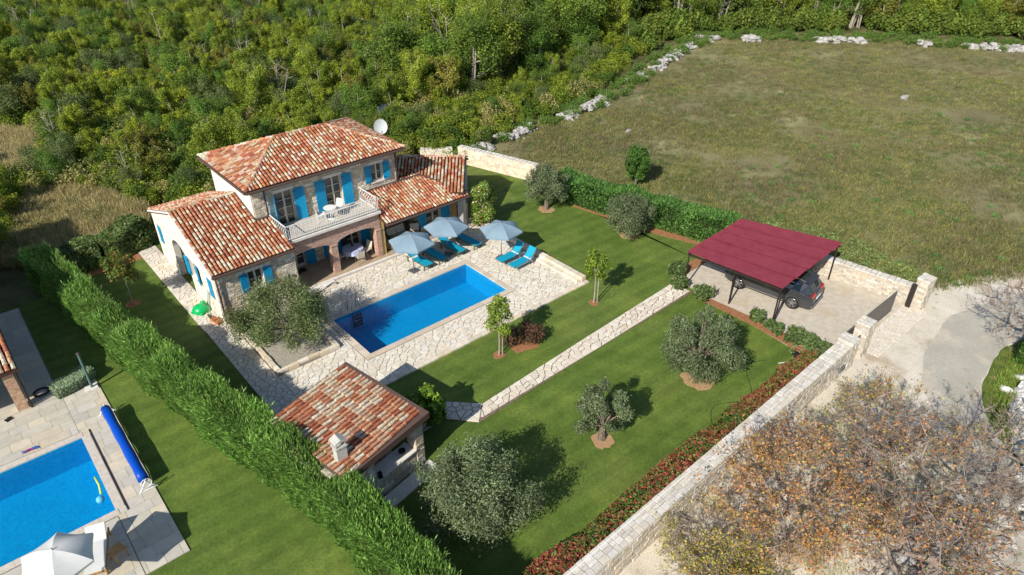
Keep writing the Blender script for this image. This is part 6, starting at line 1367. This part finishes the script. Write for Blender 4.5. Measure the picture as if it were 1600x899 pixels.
# ------------------------------------------------------------------ the neighbour's garden
def build_neighbour():
    random.seed(9)
    pal = [(.52, .49, .42), (.56, .53, .46), (.50, .48, .43), (.58, .52, .42), (.54, .51, .47)]
    T = G()
    for r in ((-24, -12.21, -.35, 2.75), (-12.2, -10.72, -9.3, 3.75), (-19, -12.2, -9.3, -6.03), (-24, -12.25, 2.75, 12.2)): T.box(r[0], r[1], r[2], r[3], -.02, .022)
    t = T.build('neighbour_terrace', 'joint2', kind='structure')
    def slabs(x0, x1, y0, y1, sx, sy, z=.045, holes=()):
        j = 0; y = y0
        while y < y1-.05:
            x = x0-random.uniform(0, sx*.8); ye = min(y+sy*random.uniform(.8, 1.2), y1)
            if y1-ye < .2: ye = y1
            while x < x1-.02:
                xe = x+sx*random.uniform(.7, 1.3); a, b = max(x, x0), min(xe, x1)
                if b-a > .05:
                    c = tuple(np.array(random.choice(pal))*random.uniform(.93, 1.07)); G().box(a+.005, b-.005, y+.005, ye-.005, -.0, z+random.uniform(0, .004), c).build('terrace_slab', 'slab2', t)
                x = xe
            y = ye
    slabs(-15.6, -12.205, -.33, 2.75, .9, .55); slabs(-12.2, -10.72, -9.3, 3.75, .8, .6); slabs(-16.5, -12.22, -9.3, -6.07, .9, .55); slabs(-15.5, -12.3, 2.77, 12.2, 1.2, .9)
    def cop(a, b, c, d): G().box(a, b, c, d, 0, .06, (.60, .56, .50)).build('coping_slab', 'coping', t)
    for k in range(6): a = -16.2+k*.68; cop(a, a+.675, -.70, -.38); cop(a, a+.675, -6.02, -5.70)
    for k in range(8): a = -5.70+k*.625; cop(-12.2, -11.88, a, a+.62)
    G().box(-11.86, -11.80, -6.0, -.4, .0, .068).build('drain_channel', 'dark', t)
    basin('neighbour_pool_basin', -19, -12.2, -5.7, -.7, 1.3, -.004, 'liner2', -.07, 'neighbour_pool_water')
    # villa of the neighbour: porch with brick pillar, tiled roof; main block further left
    H = thing('neighbour_villa', (-18, 9, 0), 'neighbouring villa at the left edge with a tiled porch on a brick pillar', 'house')
    g = G(); g.box(-26, -14.9, 6.9, 18, 0, 5.8); g.box(-20, -15.2, 3.6, 6.9, 0, 2.4); g.build('wall', 'plaster', H)
    G().box(-13.88, -13.46, 2.84, 3.24, .0, 2.0).build('brick_pillar', 'brick2', H); G().tube([(-13.36, 2.8, 0), (-13.36, 2.8, 2.05)], .05, 8).build('downpipe', 'dark', H)
    rf = G(); zA = 2.18; rf.hexa([(-20, 2.74, zA-.14), (-13.22, 2.74, zA-.14), (-13.22, 9.0, 3.6), (-20, 9.0, 3.6), (-20, 2.74, zA), (-13.22, 2.74, zA), (-13.22, 9.0, 3.74), (-20, 9.0, 3.74)])
    rf.add([(-26.4, 6.6, 5.8), (-14.5, 6.6, 5.8), (-14.5, 18.4, 5.8), (-26.4, 18.4, 5.8), (-20, 13.4, 7.6)], [(0, 1, 4), (1, 2, 4), (2, 3, 4), (3, 0, 4)])
    roof = rf.build('roof', 'tilebase', H); t2 = Tiles(w=.22, l=.38, pc=.5); up = Vector((0, 6.26, 1.56)); t2.slope((-16.6, 2.74, zA), (1, 0, 0), up.normalized(), 3.38, up.length); t2.build(roof, 120)
    T3 = Tiles()
    t2 = None
    L = thing('garden_lamp_post', (-11.0, 2.45, .05), 'grey green post with a lamp cap at the corner of the neighbouring terrace', 'lamp post', world=False)
    g = G(); g.tube([(0, 0, 0), (0, 0, 1.95)], .06, 10); g.build('post', mat('lamp_green', [(.12, .22, .22)], rough=.35, metal=.4), L); G().lathe([(.07, 1.95), (.08, 2.0), (.001, 2.05)], 0, 0, 10).build('cap', 'brown', L); G().box(-.28, .22, -.2, .2, 0, .05).build('foot_plate', 'plaster', L)
    hedge('lavender_hedge', 'grey green lavender row beside the lamp post on the neighbouring terrace', [(-12.3, 2.85), (-11.6, 3.05), (-10.9, 3.4)], .7, .6, 9000, .11, [(.26, .31, .22), (.32, .36, .28), (.20, .26, .17)], asp=.3, feather=.8, lump=.4)
    # roller with blue pool cover
    Rr = thing('pool_cover_roller', (-10.95, -2.6, .05), 'rolled blue pool cover on a white framed roller along the neighbouring lawn', 'pool cover', world=False)
    g = G(); pts_ = [(-.02, 2.55-5.2*k/12, .42+.015*sin(k*2)) for k in range(13)]; g.tube(pts_, [.19+.012*sin(k*1.7) for k in range(13)], 14); g.build('cover_roll', 'cover_blue', Rr, smooth=True)
    for y in (2.75, -2.9):
        g = G(); g.tube([(-.3, y, .02), (0, y, .5), (.3, y, .02)], .03, 6); g.tube([(-.34, y, .03), (.34, y, .03)], .03, 6); g.build('stand', 'white', Rr)
    g = G(); g.tube([(.2*cos(2*pi*k/14), -3.0, .45+.2*sin(2*pi*k/14)) for k in range(15)], .016, 5, cap=False); g.build('hand_wheel', 'white', Rr)
    N = thing('pool_noodle', (-12.36, -3.9, -.04), 'yellow green foam noodle floating at the edge of the neighbouring pool', 'pool noodle', world=False); G().tube([(0, .55, 0), (.02, 0, .01), (-.04, -.5, 0)], .045, 8).build('noodle', mat('noodle', [(.50, .62, .12)]), N, smooth=True)
    Bl = thing('beach_ball', (-12.5, -4.75, .02), 'pale blue ball floating in the corner of the neighbouring pool', 'ball', world=False); g = G(); g.lathe([(.001, -.15)]+[(.15*cos(a), .15*sin(a)) for a in [(-75+15*k)*pi/180 for k in range(11)]]+[(.001, .15)], 0, 0, 16); g.build('ball', mat('ball_blue', [(.12, .45, .68)], rough=.3), Bl, smooth=True)
    T4 = thing('swim_towel', (-14.0, -.12, .05), 'crumpled purple and blue swimwear on the neighbouring pool edge', 'towel', world=False)
    g = G()
    for k in range(6): x = -.25+.09*k; g.add([(x, -.07, .02), (x+.1, -.09+.05*sin(k), .06), (x+.12, .07, .02), (x, .09, .05)], [(0, 1, 2, 3)], random.choice([(.30, .03, .28), (.05, .15, .45), (.4, .1, .3)]))
    g.build('cloth', mat('swim_cloth', [(1, 1, 1)], attr=True), T4)
    F = thing('swim_fins', (-14.3, 2.55, .05), 'dark pair of sandals beside the neighbouring brick pillar', 'sandals', world=False, rz=.4)
    for dy in (-.07, .07): g = G(); g.box(-.14, .14, dy-.045, dy+.045, 0, .03); g.tube([(.02, dy-.045, .03), (.04, dy, .08), (.02, dy+.045, .03)], .012, 4); g.build('sandal', 'black', F)
    Ri = thing('hose_ring', (-12.85, 3.6, .06), 'dark ring of coiled hose in the shade by the lavender row', 'hose', world=False); G().tube([(.3*cos(2*pi*k/16), .3*sin(2*pi*k/16), .03) for k in range(17)], .045, 6, cap=False).build('hose', 'dark', Ri)
    lg = thing('cushioned_lounger', (-13.2, -7.5, .05), 'teak lounger with a thick white mattress beside the white parasol', 'sun lounger', world=False, rz=pi/2-.3)
    g = G(); g.box(-.95, .95, -.33, -.28, .25, .32); g.box(-.95, .95, .28, .33, .25, .32); g.box(-.95, -.9, -.28, .28, .25, .32); g.build('frame', 'wood2', lg)
    for x in (-.85, .85):
        for y in (-.3, .3): G().box(x-.03, x+.03, y-.03, y+.03, 0, .25).build('leg', 'wood2', lg)
    G().box(-.93, .4, -.31, .31, .322, .42).build('mattress', 'fabric_white', lg); G().obox((.4, -.31, .33), (.8, 0, .6), (0, 1, 0), (-.6, 0, .8), .6, .62, .1).build('back_mattress', 'fabric_white', lg)
    sx = thing('side_table', (-12.68, -8.0, .05), 'small square teak table beside the cushioned lounger', 'table', world=False, rz=.35)
    for k in range(5): G().box(-.24+k*.1, -.24+k*.1+.085, -.24, .24, .42, .44).build('table_slat', 'wood2', sx)
    for x in (-.2, .2):
        for y in (-.2, .2): G().box(x-.02, x+.02, y-.02, y+.02, 0, .42).build('leg', 'wood2', sx)
build_neighbour()
# vertical trim: lawn edge trees that throw shade at the top left, loose leaves
def drop_protos():
    for o in PROTO:
        if 'label' in o and not o['label']:
            for ch in list(o.children): bpy.data.objects.remove(ch)
            bpy.data.objects.remove(o)
drop_protos()
